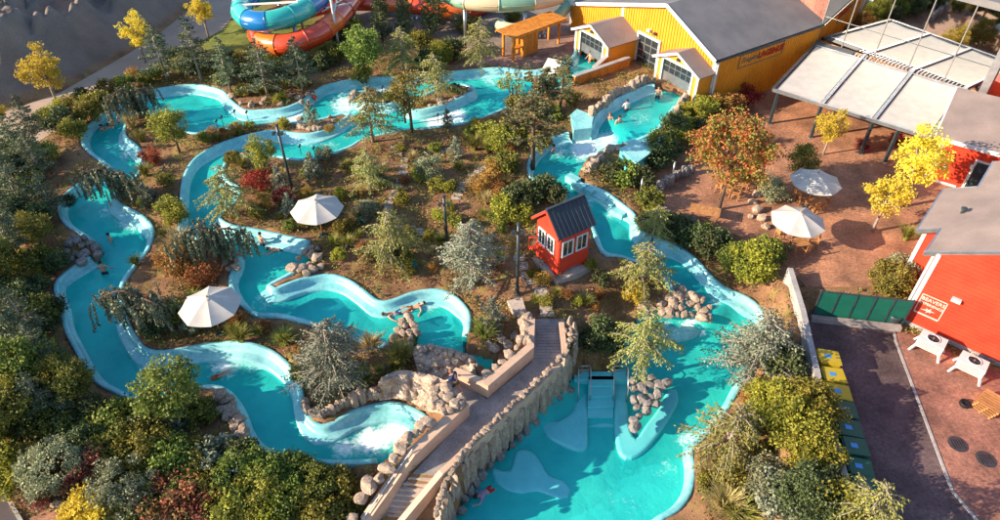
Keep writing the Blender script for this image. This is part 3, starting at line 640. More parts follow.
ls = [(pts[0][0], nfr), (pts[1][0], pts[1][1]), (pts[2][0], pts[1][1]), (pts[2][0], pts[4][1]), (pts[4][0], pts[4][1]), (pts[4][0], RD+.3)]
rp3 = lambda s, o: gr(s, zE+.16+RS*s, o)
b = MB()
b.slab([rp3(RW/2, nfr), rp3(RW/2, RD+.3), rp3(ls[5][0], RD+.3), rp3(ls[4][0], ls[4][1]), rp3(ls[3][0], ls[3][1]), rp3(ls[2][0], ls[2][1]), rp3(ls[1][0], ls[1][1]), rp3(ls[0][0], ls[0][1])], .14)
b.slab([gr(RW+.4, zE+.16-.4*RS, nfr), gr(RW+.4, zE+.16-.4*RS, RD+.3), rp3(RW/2, RD+.3), rp3(RW/2, nfr)], .14)
rr_ = b.build('roof', M_roofbrown, rb)
b = MB(); up = Vector((0, 0, -.10))
L_ = [rp3(RW/2, nfr-.03)]+[rp3(*q) for q in ls]
for p, q in zip(L_, L_[1:]): b.beam(p+up, q+up, .10, .24)
b.build('gutter', M_metal, rr_)
b = MB(); panel(b, gr, -.05, .16, -.5, zE+.05, -.06, .25); b.build('corner_board', M_white, rb)
b = MB(); b.tube([gr(-.15, zE-.1, .2), gr(-.15, -.4, .2)], .07); b.build('downpipe', M_white, rb)
b = MB(); panel(b, gr, .1, RW, -.5, -.25, -.09, -.035); b.build('plinth', M_conc_pale, rb)
sx = ls[2][0]+.35
b = MB(); polywall(b, gr, [(sx, -.6), (.02, -.6), (.02, zE), (sx, zE+RS*sx)], ls[1][1]+.25, ls[3][1]-.2); b.build('side_bay', M_red, rb)
b = MB(); panel(b, gr, sx-.04, sx+.16, -.3, zE+RS*sx, ls[1][1]+.2, ls[1][1]+.4); b.build('corner_board', M_white, rb)
b = MB(); panel(b, gr, ls[4][0]+.25, ls[4][0]+1.2, 0, 2.6, RD-3.6, RD-2.6); b.build('vent_stack', M_white, rr_)
q = roofpt(962, 213); b = MB(); b.lathe(q-Vector((0, 0, .1)), [(.09, 0), (.09, .35), (.16, .36), (.16, .45), (.03, .52)], 8); b.build('roof_vent', M_darkmetal, rr_)
s_, z_ = fr_(957, 299); b = MB(); panel(b, gr, s_-.22, s_+.22, z_-.09, z_+.1, -.25, -.03); b.build('wall_lamp', M_white, rb)
# painted sign on the red wall: frame, two rows of letters, a leaping emblem
cs = [fr_(*q) for q in [(922,293),(948,304),(937,321),(914,310)]]
c0 = Vector(cs[3]); ux = (Vector(cs[2])-c0); uz = Vector(cs[0])-c0
s0, s1 = min(c[0] for c in cs), max(c[0] for c in cs); z0, z1 = min(c[1] for c in cs), max(c[1] for c in cs)
s0, s1, z0, z1 = cs[3][0]-.02, cs[1][0]+.02, (cs[3][1]+cs[2][1])/2-.02, (cs[0][1]+cs[1][1])/2+.04
M_signpale = mat('sign_pale', (.80, .52, .42), None, .6, fine=.1)
sgn = empty('wall_sign'); sgn.parent = rb; b = MB(); tkn = .045
for q in ((s0, s1, z0, z0+tkn*2), (s0, s1, z1-tkn, z1), (s0, s0+tkn, z0, z1), (s1-tkn, s1, z0, z1)): panel(b, gr, *q, -.045, -.03)
b.build('sign_frame', M_signpale, sgn); hw = s1-s0; hh = z1-z0
lettering(sgn, 'BEAVERS', gr((s0+s1)/2, z1-hh*.20, -.045), er, Vector((0, 0, 1)), hw*.235, M_signpale, bold=.004)
lettering(sgn, 'EXPERIENCE', gr((s0+s1)/2, z1-hh*.42, -.045), er, Vector((0, 0, 1)), hw*.165, M_signpale, bold=.004)
star = []
for k, r_ in enumerate([.34, .10, .30, .09, .26, .12, .40, .10, .28, .09, .20, .12]):
    an = 2*math.pi*k/12+.2; star.append(((s0+s1)/2+hw*r_*.75*math.cos(an), z0+hh*.30+hh*r_*.55*math.sin(an)))
b = MB(); polywall(b, gr, star, -.05, -.03); b.build('emblem', M_signpale, sgn)

# second red building behind
A1 = P(924, 178, 0); e1 = Vector((.82, -.573, 0)).normalized(); n1_, f1, g1 = wallplane(A1, e1)
r1 = tag(empty('red_annex'), 'smaller red annex with dark doorway and brown lean roof beyond the yellow trees', 'building')
h1 = 3.35
b = MB(); panel(b, g1, 0, 9, -.1, h1, 0, 6); b.build('wall', M_red, r1)
zz = .2
while zz < h1-.2:
    b = MB(); panel(b, g1, .2, 9, zz, zz+.225, -.03, .01); b.build('board', M_red, r1); zz += .24
b = MB(); b.slab([g1(-.5, h1+.1, -.5), g1(9.4, h1+.1, -.5), g1(9.4, h1+1.7, 4.2), g1(-.5, h1+1.7, 4.2)], .12); ra = b.build('roof', M_roofbrown, r1)
b = MB(); b.beam(g1(-.5, h1, -.53), g1(9.4, h1, -.53), .12, .26); b.beam(g1(-.52, h1, -.5), g1(-.52, h1+1.6, 4.2), .1, .2); b.build('gutter', M_white, ra)
b = MB(); panel(b, g1, -.05, .22, 0, h1, -.06, .2); b.build('corner_board', M_white, r1)
b = MB(); panel(b, g1, .3, 2.0, 0, .16, -.1, -.02); b.build('plinth', M_white, r1)
s_, z_ = f1(962, 187); 
b = MB(); panel(b, g1, s_+.1, s_+1.5, .02, 2.25, -.05, .02); dr = b.build('door', M_darkmetal, r1)
b = MB()
for q in ((s_-.05, s_+.1, 0, 2.4), (s_+1.5, s_+1.65, 0, 2.4), (s_+.1, s_+1.5, 2.25, 2.4)): panel(b, g1, *q, -.09, .0)
b.build('door_frame', M_white, dr)
for sxx, zx in (f1(938, 163), f1(945, 166), f1(972, 166)):
    b = MB(); panel(b, g1, sxx-.1, sxx+.1, zx-.12, zx+.12, -.2, -.02); b.build('wall_lamp', M_white, r1)

# brick and glass hall, pergola
G0 = P(818, 38, 3.4); G1 = P(1000, 97, 3.4); eg = G1-G0; eg.z = 0; LG = eg.length; eg.normalize(); ng, fg, gg = wallplane(G0, eg)
M_brick = brickmat('red_brick', (.42, .15, .10), (.34, .11, .08), (.30, .22, .19), 4.0)
M_mull = mat('mullion_grey', (.22, .21, .20), None, .5, fine=.1)
hall = tag(empty('glass_hall'), 'tall brick hall with a wide mirrored glass wall behind the pergola', 'building')
b = MB(); panel(b, gg, -6.5, 0, -.1, 9.5, .3, 8); b.build('brick_wall', M_brick, hall)
b = MB(); panel(b, gg, 0, LG+12, -.1, 3.1, .05, 8); b.build('brick_base', M_brick, hall)
b = MB(); panel(b, gg, 0, LG+12, 9.0, 9.5, -.1, 8); b.build('roof', M_roof, hall)
mull = [fg(884, 31)[0], fg(914, 55)[0], fg(951, 65)[0]]; stp = (mull[2]-mull[0])/2
ms = [mull[0]-2*stp, mull[0]-stp, mull[0], mull[0]+stp, mull[2], mull[2]+stp, mull[2]+2*stp, mull[2]+3*stp]; ms = [max(0, s) for s in ms]
for k, (a_, c_) in enumerate(zip(ms, ms[1:])):
    if c_-a_ < .3: continue
    for z0, z1 in ((3.1, 5.2), (5.24, 9.0)):
        b = MB(); panel(b, gg, a_+.03, c_-.03, z0, z1, .0, .04); b.build('glass_pane', M_mirror, hall)
b = MB()
for s in ms: panel(b, gg, s-.035, s+.035, 3.1, 9.0, -.06, .02)
b.build('mullions', M_mull, hall)
b = MB(); panel(b, gg, 0, ms[-1], 5.20, 5.24, -.03, .02); b.build('transoms', M_darkmetal, hall)
b = MB(); panel(b, gg, 0, LG+1.0, 3.02, 3.2, -.14, .0); b.build('sill', M_orange, hall)
sc_, _ = fg(985, 80); b = MB(); panel(b, gg, sc_, sc_+.55, 3.1, 9.0, -.3, -.05); b.build('column', M_metal, hall)
# pergola: beams, posts, three canvas panels, slatted strip along the wall
pg = tag(empty('pergola'), 'white canvas roofed pergola with three bays and dark posts over the patio', 'pergola')
FL, FR, BL, BR = P(773, 90, 2.75), P(930, 138, 2.75), P(818, 42, 3.25), P(968, 86, 3.25)
lerp = lambda a, b, t: a+(b-a)*t
bays = [0, .335, .665, 1.0]; up = Vector((0, 0, .06))
for i in range(3):
    a, c = bays[i]+.018, bays[i+1]-.018
    tb = .97 if i else .97
    q = [lerp(FL, FR, a), lerp(FL, FR, c), lerp(BL, BR, c), lerp(BL, BR, a)]; q = [q[0], q[1], lerp(q[1], q[2], .91), lerp(q[0], q[3], .91)]
    N = 8; v = []; F_ = []
    for j in range(N+1):
        for k in range(N+1):
            p = lerp(lerp(q[0], q[1], k/N), lerp(q[3], q[2], k/N), j/N); v.append(p+Vector((0, 0, .03-.06*math.sin(math.pi*k/N))))
    k0 = len(v); v += [p-Vector((0, 0, .02)) for p in v]
    for j in range(N):
        for k in range(N): r_ = j*(N+1)+k; F_ += [(r_, r_+1, r_+N+2, r_+N+1), (k0+r_, k0+r_+N+1, k0+r_+N+2, k0+r_+1)]
    mk('canvas_panel', v, F_, M_canvas, pg, True)
for t_ in bays: b = MB(); b.beam(lerp(FL, FR, t_)+up*.4, lerp(BL, BR, t_)+up*.4, .24, .26); b.build('rafter', M_metal if t_ else M_darkmetal, pg)
b = MB(); b.beam(FL, FR, .16, .24); b.build('front_beam', M_metal, pg)
b = MB(); b.beam(lerp(FL, BL, .91), lerp(FR, BR, .91), .14, .2); b.build('rear_beam', M_metal, pg)
for i in range(30):
    t_ = .27+.73*(i+.5)/30; p, q = lerp(FL, FR, t_), lerp(BL, BR, t_); b = MB(); b.beam(lerp(p, q, .925)+up, lerp(p, q, .995)+up, .10, .05); b.build('slat', M_metal, pg)
q = [lerp(lerp(FL, BL, .92), lerp(FR, BR, .92), t_) for t_ in (.01, .265)]+[lerp(BL, BR, t_) for t_ in (.265, .01)]; b = MB(); b.slab([p+up*1.2 for p in q], .05); b.build('dark_panel', M_roofdark, pg)
for t_ in (0.04, .335, .665, .82, .98):
    p = lerp(FL, FR, t_); b = MB(); b.box((p.x, p.y, 1.31), (.2, .2, 2.6)); b.build('post', M_darkmetal, pg)
    b = MB(); b.box((p.x, p.y, .03), (.36, .36, .05)); b.build('post_foot', M_metal, pg)

# red lifeguard hut on stilts
def hut():
    t = tag(empty('lifeguard_hut'), 'small red timber lifeguard hut on stilts with dark gable roof and white windows', 'hut')
    z0, z1 = .55, 3.2
    # front corner and the two visible walls
    Cc = P(557, 279, -.15); C2 = Vector((Cc.x, Cc.y, 0)); ea = Vector((-.55, .835, 0)).normalized(); eb = Vector((.835, .55, 0)).normalized()
    La, Lb = 2.1, 2.15
    W = lambda a, b_, z: C2+ea*a+eb*b_+Vector((0, 0, z))
    # gable walls are along ea (left front); eaves along eb
    za = z1+1.05
    def gable(b0, th):
        m = MB(); pts = [(0, z0), (La, z0), (La, z1), (La/2, za), (0, z1)]; v = [W(a, b0, z) for a, z in pts]+[W(a, b0+th, z) for a, z in pts]; k = 5
        return m.add(v, [tuple(reversed(range(k))), tuple(range(k, 2*k))]+[(i, (i+1) % k, k+(i+1) % k, k+i) for i in range(k)])
    gable(0, .1).build('gable_wall', M_red, t); gable(Lb-.1, .1).build('gable_wall', M_red, t)
    for a0 in (0, La-.1):
        m = MB(); m.add([W(a, b_, z) for z in (z0, z1) for a, b_ in ((a0, .1), (a0+.1, .1), (a0+.1, Lb-.1), (a0, Lb-.1))], [(3, 2, 1, 0), (4, 5, 6, 7), (0, 1, 5, 4), (1, 2, 6, 5), (2, 3, 7, 6), (3, 0, 4, 7)]); m.build('side_wall', M_red, t)
    m = MB(); m.add([W(a, b_, z) for z in (z0-.1, z0) for a, b_ in ((-.05, -.05), (La+.05, -.05), (La+.05, Lb+.05), (-.05, Lb+.05))], [(3, 2, 1, 0), (4, 5, 6, 7), (0, 1, 5, 4), (1, 2, 6, 5), (2, 3, 7, 6), (3, 0, 4, 7)]); m.build('floor', M_red, t)
    for i in range(12):                                     # cladding boards on the two seen walls
        a = .02+i*La/12; zt = z1+(1-abs(a+.09-La/2)/(La/2))*1.05-.06
        m = MB(); m.add([W(x, y, z) for z, zz_ in ((z0-.25, 0), (zt, 1)) for x, y in ((a, -.03), (a+.17, -.03), (a+.17, .01), (a, .01))], [(3, 2, 1, 0), (4, 5, 6, 7), (0, 1, 5, 4), (1, 2, 6, 5), (2, 3, 7, 6), (3, 0, 4, 7)])
        if not (.3 < a < .3): m.build('board', M_red, t)
    for i in range(13):
        y = .02+i*Lb/13
        m = MB(); m.add([W(x, y_, z) for z in (z0-.25, z1-.02) for x, y_ in ((-.03, y), (.01, y), (.01, y+.17), (-.03, y+.17))], [(3, 0, 1, 2)[::-1], (4, 5, 6, 7), (0, 1, 5, 4), (1, 2, 6, 5), (2, 3, 7, 6), (3, 0, 4, 7)]); m.build('board', M_red, t)
    for a in (.1, La-.1):
        for y in (.1, Lb-.1):
            p = W(a, y, 0); zg = ground(p.x, p.y)-.1; m = MB(); m.box((p.x, p.y, (zg+z0-.1)/2), (.16, .16, z0-.1-zg), rz=math.atan2(eb.y, eb.x)); m.build('stilt', M_red, t)
    # curved skirt braces
    m = MB(); m.beam(W(0, 0, -.05), W(.75, -.0, z0-.15), .1); m.beam(W(0, 0, -.05), W(0, .75, z0-.15), .1); m.beam(W(0, Lb, -.05), W(0, Lb-.7, z0-.15), .1); m.build('brace', M_red, t)
    # roof
    o_ = .26; k = 1.05/(La/2); r_ = empty('roof'); r_.parent = t
    lo, hi = z1+.1-o_*k, za+.1
    for s in (0, 1):
        aa = -o_ if s == 0 else La+o_
        q = [W(aa, -o_, lo), W(La/2, -o_, hi), W(La/2, Lb+o_, hi), W(aa, Lb+o_, lo)]
        m = MB(); m.slab(q if s == 1 else q[::-1], .07); m.build('roof_deck', M_roofdark, r_)
        for i in range(10):                                  # standing seams
            y = -o_+.02+i*(Lb+2*o_-.04)/9; u = Vector((0, 0, .03)); m = MB(); m.beam(W(aa, y, lo)+u, W(La/2, y, hi)+u, .04, .05); m.build('seam', M_roofdark, r_)
    m = MB(); m.beam(W(La/2, -o_, hi+.04), W(La/2, Lb+o_, hi+.04), .16, .06); m.build('ridge_cap', M_roofdark, r_)
    m = MB(); m.beam(W(-o_, -o_-.02, lo-.08), W(La/2, -o_-.02, hi-.08), .04, .14); m.beam(W(La+o_, -o_-.02, lo-.08), W(La/2, -o_-.02, hi-.08), .04, .14); m.build('barge_board', M_red, r_)
    # windows
    def win(a0, a1, face):
        zb, zt = z0+1.0, z0+1.95
        Q = (lambda a, o, z: W(a, -.05-o, z)) if face == 'a' else (lambda a, o, z: W(-.05-o, a, z))
        def bx(m, x0, x1, y0, y1, o0, o1): return m.add([Q(x, o, y) for y in (y0, y1) for x, o in ((x0, o0), (x1, o0), (x1, o1), (x0, o1))], [(3, 2, 1, 0), (4, 5, 6, 7), (0, 1, 5, 4), (1, 2, 6, 5), (2, 3, 7, 6), (3, 0, 4, 7)])
        m = MB()
        for q in ((a0, a1, zb-.09, zb), (a0, a1, zt, zt+.09), (a0, a0+.09, zb, zt), (a1-.09, a1, zb, zt)): bx(m, *q, -.02, .06)
        w_ = m.build('window', M_white, t); m = MB(); bx(m, a0+.09, a1-.09, zb, zt, .0, .015); m.build('pane', M_glass, w_)
        m = MB(); bx(m, (a0+a1)/2-.025, (a0+a1)/2+.025, zb, zt, .015, .045); m.build('mullion', M_white, w_)
    win(.35, 1.05, 'a'); win(1.2, 1.9, 'a'); win(.15, .98, 'b'); win(1.18, 2.0, 'b')
    # slab below and the little side stair
    m = MB(); m.prism([(W(*q, 0).x, W(*q, 0).y) for q in ((-.4, -.3), (La+.1, -.3), (La+.1, Lb+.2), (-.4, Lb+.2))], -.5, .05); m.build('slab', M_step, t)
    for i in range(4):
        m = MB(); p = W(La+.25+i*.22, .5, .5-i*.16); m.box(p, (.24, .8, .05), rz=math.atan2(ea.y, ea.x)); m.build('stair_tread', M_red, t)
    m = MB(); m.beam(W(La, .1, 1.5), W(La+.95, .1, .9), .05); m.beam(W(La+.95, .1, .9), W(La+.95, .1, 0), .05); m.build('handrail', M_red, t)
hut()

# ------------------------------------------------------------ water slide tubes
def tubeslide(name, pts, R, mats, label, ns=1.9, supports=()):
    t = tag(empty(name), label, 'water slide'); L_ = catmull([tuple(P(a, b, z)) for a, b, z in pts], .25)
    seg = []; acc = 0; cur = [L_[0]]; k = 0
    for p, q in zip(L_, L_[1:]):
        cur.append(q); acc += np.linalg.norm(q-p)
        if acc > ns or q is L_[-1]:
            o = MB().tube(cur, R, 20, False).build('tube_section', mats[k % len(mats)], t, True)
            d = Vector(cur[-1]-cur[-2]).normalized(); c = Vector(cur[-1])
            MB().tube([c-d*.05, c+d*.05], R*1.07, 20).build('flange', mats[(k+1) % len(mats)], o, True)
            m = MB(); side = d.cross(Vector((0, 0, 1))).normalized()
            for s in (1, -1): MB().tube([Vector(c_)+side*s*R*1.0 for c_ in cur[::2]+[cur[-1]]], .045, 6).build('side_seam', mats[k % len(mats)], o, True)
            cur = [q]; acc = 0; k += 1
    for i in supports:
        p = L_[int(i*(len(L_)-1))]; zg = ground(p[0], p[1]); m = MB(); m.tube([(p[0], p[1], zg-.2), (p[0], p[1], p[2]-R*.9)], .17, 10); c = m.build('support_column', M_metal, t, True)
        MB().box((p[0], p[1], zg+.02), (.6, .6, .06)).build('base_plate', M_metal, c)
tubeslide('tube_slide', [(362,-38,4.7),(340,-20,4.7),(323,-4,4.6),(305,9,4.55),(285,18,4.5),(264,22,4.4),(247,19,4.3),(241,9,4.2),(250,-1,4.1),(272,-7,4.0),(300,-12,3.9),(340,-22,3.7)], .86, [M_teal, M_teal, M_blue, M_teal, M_teal, M_blue], 'teal and blue enclosed tube slide curling above the red one', 1.9, (.12, .42, .8))
tubeslide('tube_slide', [(378,-48,3.6),(366,-26,3.5),(357,-8,3.3),(347,7,3.1),(335,21,3.0),(320,33,2.9),(302,41,2.75),(284,45,2.6),(268,43,2.5),(258,35,2.4),(266,22,2.3),(290,14,2.2),(330,4,2.1),(365,1,2.1),(400,-2,2.1)], .9, [M_tred, M_tred, M_torange], 'red enclosed tube slide bending in a wide curve above the spruces', 2.1, (.1, .36, .5))
tubeslide('tube_slide', [(360,3,2.3),(395,4,2.2),(430,9,2.0),(450,11,1.9),(475,9,1.8),(490,2,1.8),(500,-12,1.8)], .75, [M_tred, M_torange], 'low orange tube slide section passing behind the conifers', 2.6, (.3,))
tubeslide('tube_slide', [(425,-16,4.3),(445,-6,4.3),(462,1,4.3),(490,4,4.3),(520,3.5,4.25),(545,0,4.2),(575,-8,4.2)], .72, [M_ttan, M_tgreen], 'tan and green tube slide running level beside the yellow building', 2.9, (.35, .68))
tubeslide('tube_slide', [(572,-4,3.4),(568,4,3.2),(560,14,2.7),(548,22,2.3),(535,27,2.0),(520,30,1.9),(505,28,1.8),(497,22,1.8)], .55, [M_ttan, M_tgreen], 'small green and tan tube slide dropping behind the timber kiosk', 1.8, (.5,))
tw = tag(empty('slide_tower'), 'white steel slide tower frame at the top of the slides', 'tower')
T = [(P(296, -6, 4.6)), (P(332, 6, 4.9)), (P(345, -16, 4.6)), (P(318, -22, 4.6))]
for i, p in enumerate(T):
    zg = ground(p.x, p.y); MB().tube([(p.x, p.y, zg-.2), (p.x, p.y, 7.5)], .12, 8).build('column', M_white, tw, True)
    q = T[(i+1) % 4]; MB().beam(Vector((p.x, p.y, 6.2)), Vector((q.x, q.y, 6.2)), .14).build('beam', M_white, tw)
    MB().beam(Vector((p.x, p.y, 4.0)), Vector((q.x, q.y, 6.1)), .1).build('brace', M_white, tw)
MB().beam(P(240, 5, 4.95), P(298, 2, 6.1), .12).build('outrigger', M_white, tw)
MB().beam(P(322, 12, 3.9), P(352, -6, 5.2), .1).build('brace', M_white, tw); MB().beam(P(326, 8, 4.4), P(352, 3, 4.4), .1).build('brace', M_white, tw)
# ------------------------------------------------------------ rocks
def rockmesh(seed, sx, sy, sz, mat_=M_rock, npt=26):
    """angular boulder: hull of jittered points, a few corners knocked off"""
    r = random.Random(seed*17+3); bm = bmesh.new()
    for i in range(npt):
        z = 1-2*(i+.5)/npt; a = i*2.39996+r.uniform(-.35, .35); q = math.sqrt(max(0, 1-z*z)); k = r.uniform(.72, 1.12)
        bm.verts.new((max(-.86, min(.86, q*math.cos(a)))*sx*k, max(-.86, min(.86, q*math.sin(a)))*sy*k, max(-.82, min(.80, z))*sz*k))
    bmesh.ops.convex_hull(bm, input=bm.verts); bmesh.ops.delete(bm, geom=[v for v in bm.verts if not v.link_faces], context='VERTS')
    bmesh.ops.subdivide_edges(bm, edges=bm.edges[:], cuts=1, use_grid_fill=True, smooth=.10)
    for v in bm.verts: v.co *= 1+noise.fractal(v.co*2.3+Vector((seed, 0, 0)), 1, 2, 2)*.13
    me = bpy.data.meshes.new('rock'); bm.to_mesh(me); bm.free(); me.materials.append(mat_); me.shade_smooth()
    try: me.set_sharp_from_angle(angle=.38)
    except Exception: pass
    return me
ROCKS = {k: [rockmesh(i+10*j, *s, mat_=m) for i in range(6)] for j, (k, s, m) in enumerate((('boulder', (1.12, 1.0, .95), M_rock), ('column', (1.0, 1.0, 2.3), M_rock), ('grey', (1.12, 1.0, .95), M_rockgrey), ('greycol', (1.0, 1.0, 2.3), M_rockgrey)))}
def rock(name, loc, size, kind='boulder', parent=None, tilt=.25, zs=1):
    o = bpy.data.objects.new(name, random.choice(ROCKS[kind])); o.location = loc; s = size*random.uniform(.6, 1.15)/2.45
    o.scale = (s*random.uniform(.85, 1.2), s*random.uniform(.85, 1.15), s*random.uniform(.85, 1.2)*zs)
    o.rotation_euler = (random.uniform(-tilt, tilt), random.uniform(-tilt, tilt), random.uniform(0, 6.28)); return link(o, parent)
def boulders(label, group, spots, size, kind='boulder', zoff=.0, gnd=True, z=None):
    for q in spots:
        sz = q[2] if len(q) > 2 else size; sz *= random.uniform(.85, 1.2)
        p = P(q[0], q[1], q[3]) if len(q) > 3 else (PG(q[0], q[1]) if z is None else P(q[0], q[1], z))
        o = rock('boulder', p+Vector((0, 0, sz*.15+zoff)), sz, kind); tag(o, label, 'boulder', group)
def scat(poly_, n, mind=4):
    """n spread pixel spots inside a pixel polygon"""
    xs = [p[0] for p in poly_]; ys = [p[1] for p in poly_]; out = []; A_ = np.array(poly_)
    for _ in range(4000):
        x, y = random.uniform(min(xs), max(xs)), random.uniform(min(ys), max(ys))
        if sdf(A_, np.array([x]), np.array([y]))[0] < 0 and all((x-a)**2+(y-b)**2 > mind*mind for a, b in out): out.append((x, y))
        if len(out) >= n: break
    return out
def alongpx(pts, n, jit=1.0):
    L_ = [0]
    for a, b in zip(pts, pts[1:]): L_.append(L_[-1]+math.hypot(b[0]-a[0], b[1]-a[1]))
    out = []
    for i in range(n):
        t = L_[-1]*(i+.5)/n; k = max(j for j in range(len(L_)) if L_[j] <= t); k = min(k, len(pts)-2); u = (t-L_[k])/(L_[k+1]-L_[k]+1e-9)
        out.append(tuple(pts[k][c]+(pts[k+1][c]-pts[k][c])*u+(random.uniform(-jit, jit) if c < 2 else 0) for c in range(len(pts[k]))))
    return out
B = boulders
# heap that dams the right river
B('rounded tan boulder in the heap damming the river above the splash pool', 'boulders damming the right river', [(q[0], q[1], .85, lerp(Vector((0, 0, -.9)), Vector((0, 0, -1.9)), (q[1]-285)/35).z) for q in scat([(636,292),(655,284),(672,288),(700,298),(713,308),(708,320),(685,318),(655,312),(640,308)], 34, 6.3)], .8)
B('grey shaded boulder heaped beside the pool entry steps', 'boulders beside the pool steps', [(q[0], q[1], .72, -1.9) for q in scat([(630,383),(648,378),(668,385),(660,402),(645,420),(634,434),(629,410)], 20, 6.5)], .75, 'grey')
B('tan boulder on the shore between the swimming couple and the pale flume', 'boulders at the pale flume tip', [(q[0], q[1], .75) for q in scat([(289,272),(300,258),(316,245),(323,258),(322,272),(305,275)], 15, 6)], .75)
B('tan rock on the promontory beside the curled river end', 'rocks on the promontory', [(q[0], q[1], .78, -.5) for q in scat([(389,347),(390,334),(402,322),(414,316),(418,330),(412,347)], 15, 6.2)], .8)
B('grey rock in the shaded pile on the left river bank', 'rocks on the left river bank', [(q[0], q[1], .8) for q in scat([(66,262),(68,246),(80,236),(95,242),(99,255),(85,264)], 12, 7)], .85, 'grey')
B('tan rock below the drooping blue cedar and the white umbrella', 'rocks below the drooping cedar', [(q[0], q[1], .75) for q in scat([(222,266),(224,250),(234,245),(240,255),(238,268),(228,274)], 9, 6.5)], .85)
B('rough tan rock on the outer bank behind the round leafy tree', 'rocks behind the leafy tree', [(q[0], q[1], .72) for q in scat([(219,394),(230,398),(240,416),(246,436),(238,440),(228,424),(220,410)], 16, 6)], .7)
B('tan edging rock by the upper left pool rim', 'rocks by the upper left pool', [(q[0], q[1], .8) for q in ((232,98,1.1),(241,105),(252,106,.6),(262,105),(265,101,.7))], .8)
B('tan rock in the row below the row of spruces', 'rocks below the spruces', [(q[0], q[1], .65) for q in ((288,102,.7),(291,96,.9),(299,99),(308,96,.8),(302,103,.5),(281,106,.5))], .7)
B('tan edging rock on the small planted island with the blue spruce', 'edging rocks of the spruce island', alongpx([(297,126),(310,131),(322,130),(336,121)], 8, 1)+[(300,121),(330,118)], .7)
B('rock on the shrub island in the upper river', 'rocks on the shrub island', [(354,95,.9),(352,100,.8),(378,95,.7),(391,99,.7),(366,103,.6),(384,103,.6)], .7)
B('pale edging rock around the island with the drooping cedar', 'edging rocks of the cedar island', alongpx([(428,108),(445,104),(460,97),(472,90)], 9, .8)+[(440,101,.9)], .6)
B('pale boulder crowning the plaster wall beside the steps', 'boulders crowning the stair wall', [(352,519,.7,-1.2),(361,500,.8,-.9),(369,486,1.0,-.5),(380,480,.75,-.3),(388,469,.8,0.),(394,460,.7,.2),(401,450,.9,.3),(407,441,.85,.4),(415,435,.9,.45),(421,428,.7,.5),(428,424,.7,.5)], .8)
B('pale boulder on the planter rim at the upper river outlet', 'boulders on the outlet planter', [(487,376,.85,.2),(496,370,.8,.2),(503,364,.75,.2),(510,357,.9,.2),(483,381,.7,.2),(493,383,.8,0.)], .8)
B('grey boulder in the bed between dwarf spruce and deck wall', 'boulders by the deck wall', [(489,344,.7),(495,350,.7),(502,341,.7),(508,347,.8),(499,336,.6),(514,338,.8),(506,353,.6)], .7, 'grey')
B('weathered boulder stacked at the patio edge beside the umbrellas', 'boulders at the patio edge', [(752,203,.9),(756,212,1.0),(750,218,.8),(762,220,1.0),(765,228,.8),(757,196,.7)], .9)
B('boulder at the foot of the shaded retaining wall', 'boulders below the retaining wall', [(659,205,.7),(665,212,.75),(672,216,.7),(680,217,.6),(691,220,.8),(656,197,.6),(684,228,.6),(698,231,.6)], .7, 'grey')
B('pale rock in the row edging the bottom left shrubbery', 'rocks edging the shrubbery', [(33,506,.55),(39,507,.5),(46,506,.6),(54,506,.6),(60,504,.7),(66,507,.8),(75,506,.6),(82,506,.55),(118,516,.55),(126,519,.5),(155,517,.55),(161,515,.6),(168,519,.6),(140,519,.5)], .6)
# cast rock walls: thing > rock columns
def rockwall(label, spots, kind='column', name='rock_wall', zs=1.0):
    t = tag(empty(name), label, 'rock wall')
    for x, y, z, s, k in spots: rock('rock_column', P(x, y, z), s, kind, t, .08, k*zs)
    return t
rockwall('upright tan stone palisade along the pool below the yellow porch', [(x, y, 1.75, .72, random.uniform(1.0, 1.5)) for x, y in alongpx([(590,114),(600,108),(613,98),(632,88),(655,81)], 24, 1.2)]+[(x, y, 1.2, .6, .7) for x, y in alongpx([(586,113),(594,113)], 3)])
rockwall('tan stone palisade at the right side of the porch pool', [(x, y, 1.4, .85, random.uniform(1.1, 1.5)) for x, y in alongpx([(673,122),(678,112),(688,97)], 9, 1)])
rockwall('rugged tan rock ridge dividing the two pools below the weir', [(x, y, z, .95, random.uniform(.5, .9)) for x, y, z in alongpx([(583,183,.3),(588,173,.7),(596,163,.9),(605,156,.9),(618,148,1.0)], 12, 2)]+[(x, y, .2, .8, .6) for x, y in ((590,184),(600,182),(584,178),(596,176),(603,170),(592,168))]+[(x, y, .2, .75, 1.3) for x, y in alongpx([(602,172),(610,165),(618,158)], 7)])
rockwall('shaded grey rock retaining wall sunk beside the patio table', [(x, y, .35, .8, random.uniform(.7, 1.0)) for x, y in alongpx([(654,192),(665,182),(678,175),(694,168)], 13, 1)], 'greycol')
PW = [(566,329,-.2),(576,350,-.9),(570,372,-1.2),(548,393,-1.2),(524,416,-1.2),(500,438,-1.2),(478,459,-1.2),(460,481,-1.3),(447,508,-1.6),(440,535,-1.9)]
rw = rockwall('tall rock column wall dropping from the bridge into the splash pool', [(x, y, z-.35, .70, random.uniform(2.3, 2.9)) for x, y, z in alongpx(PW, 52, 1.2)])
for x, y, z in alongpx([(a+9, b+9, -2.6) for a, b, _ in PW[2:]], 20, 3): rock('rock_column', P(x, y, z), .65, 'greycol', rw, .08, random.uniform(.6, 1.0))
for x, y, z in alongpx([(p[0]-4, p[1]-19 if i else p[1], .15) for i, p in enumerate(PW)], 46, 1.0): rock('rock_cap', P(x, y, z if x > 450 else -.3), .45, 'boulder', rw, .2)
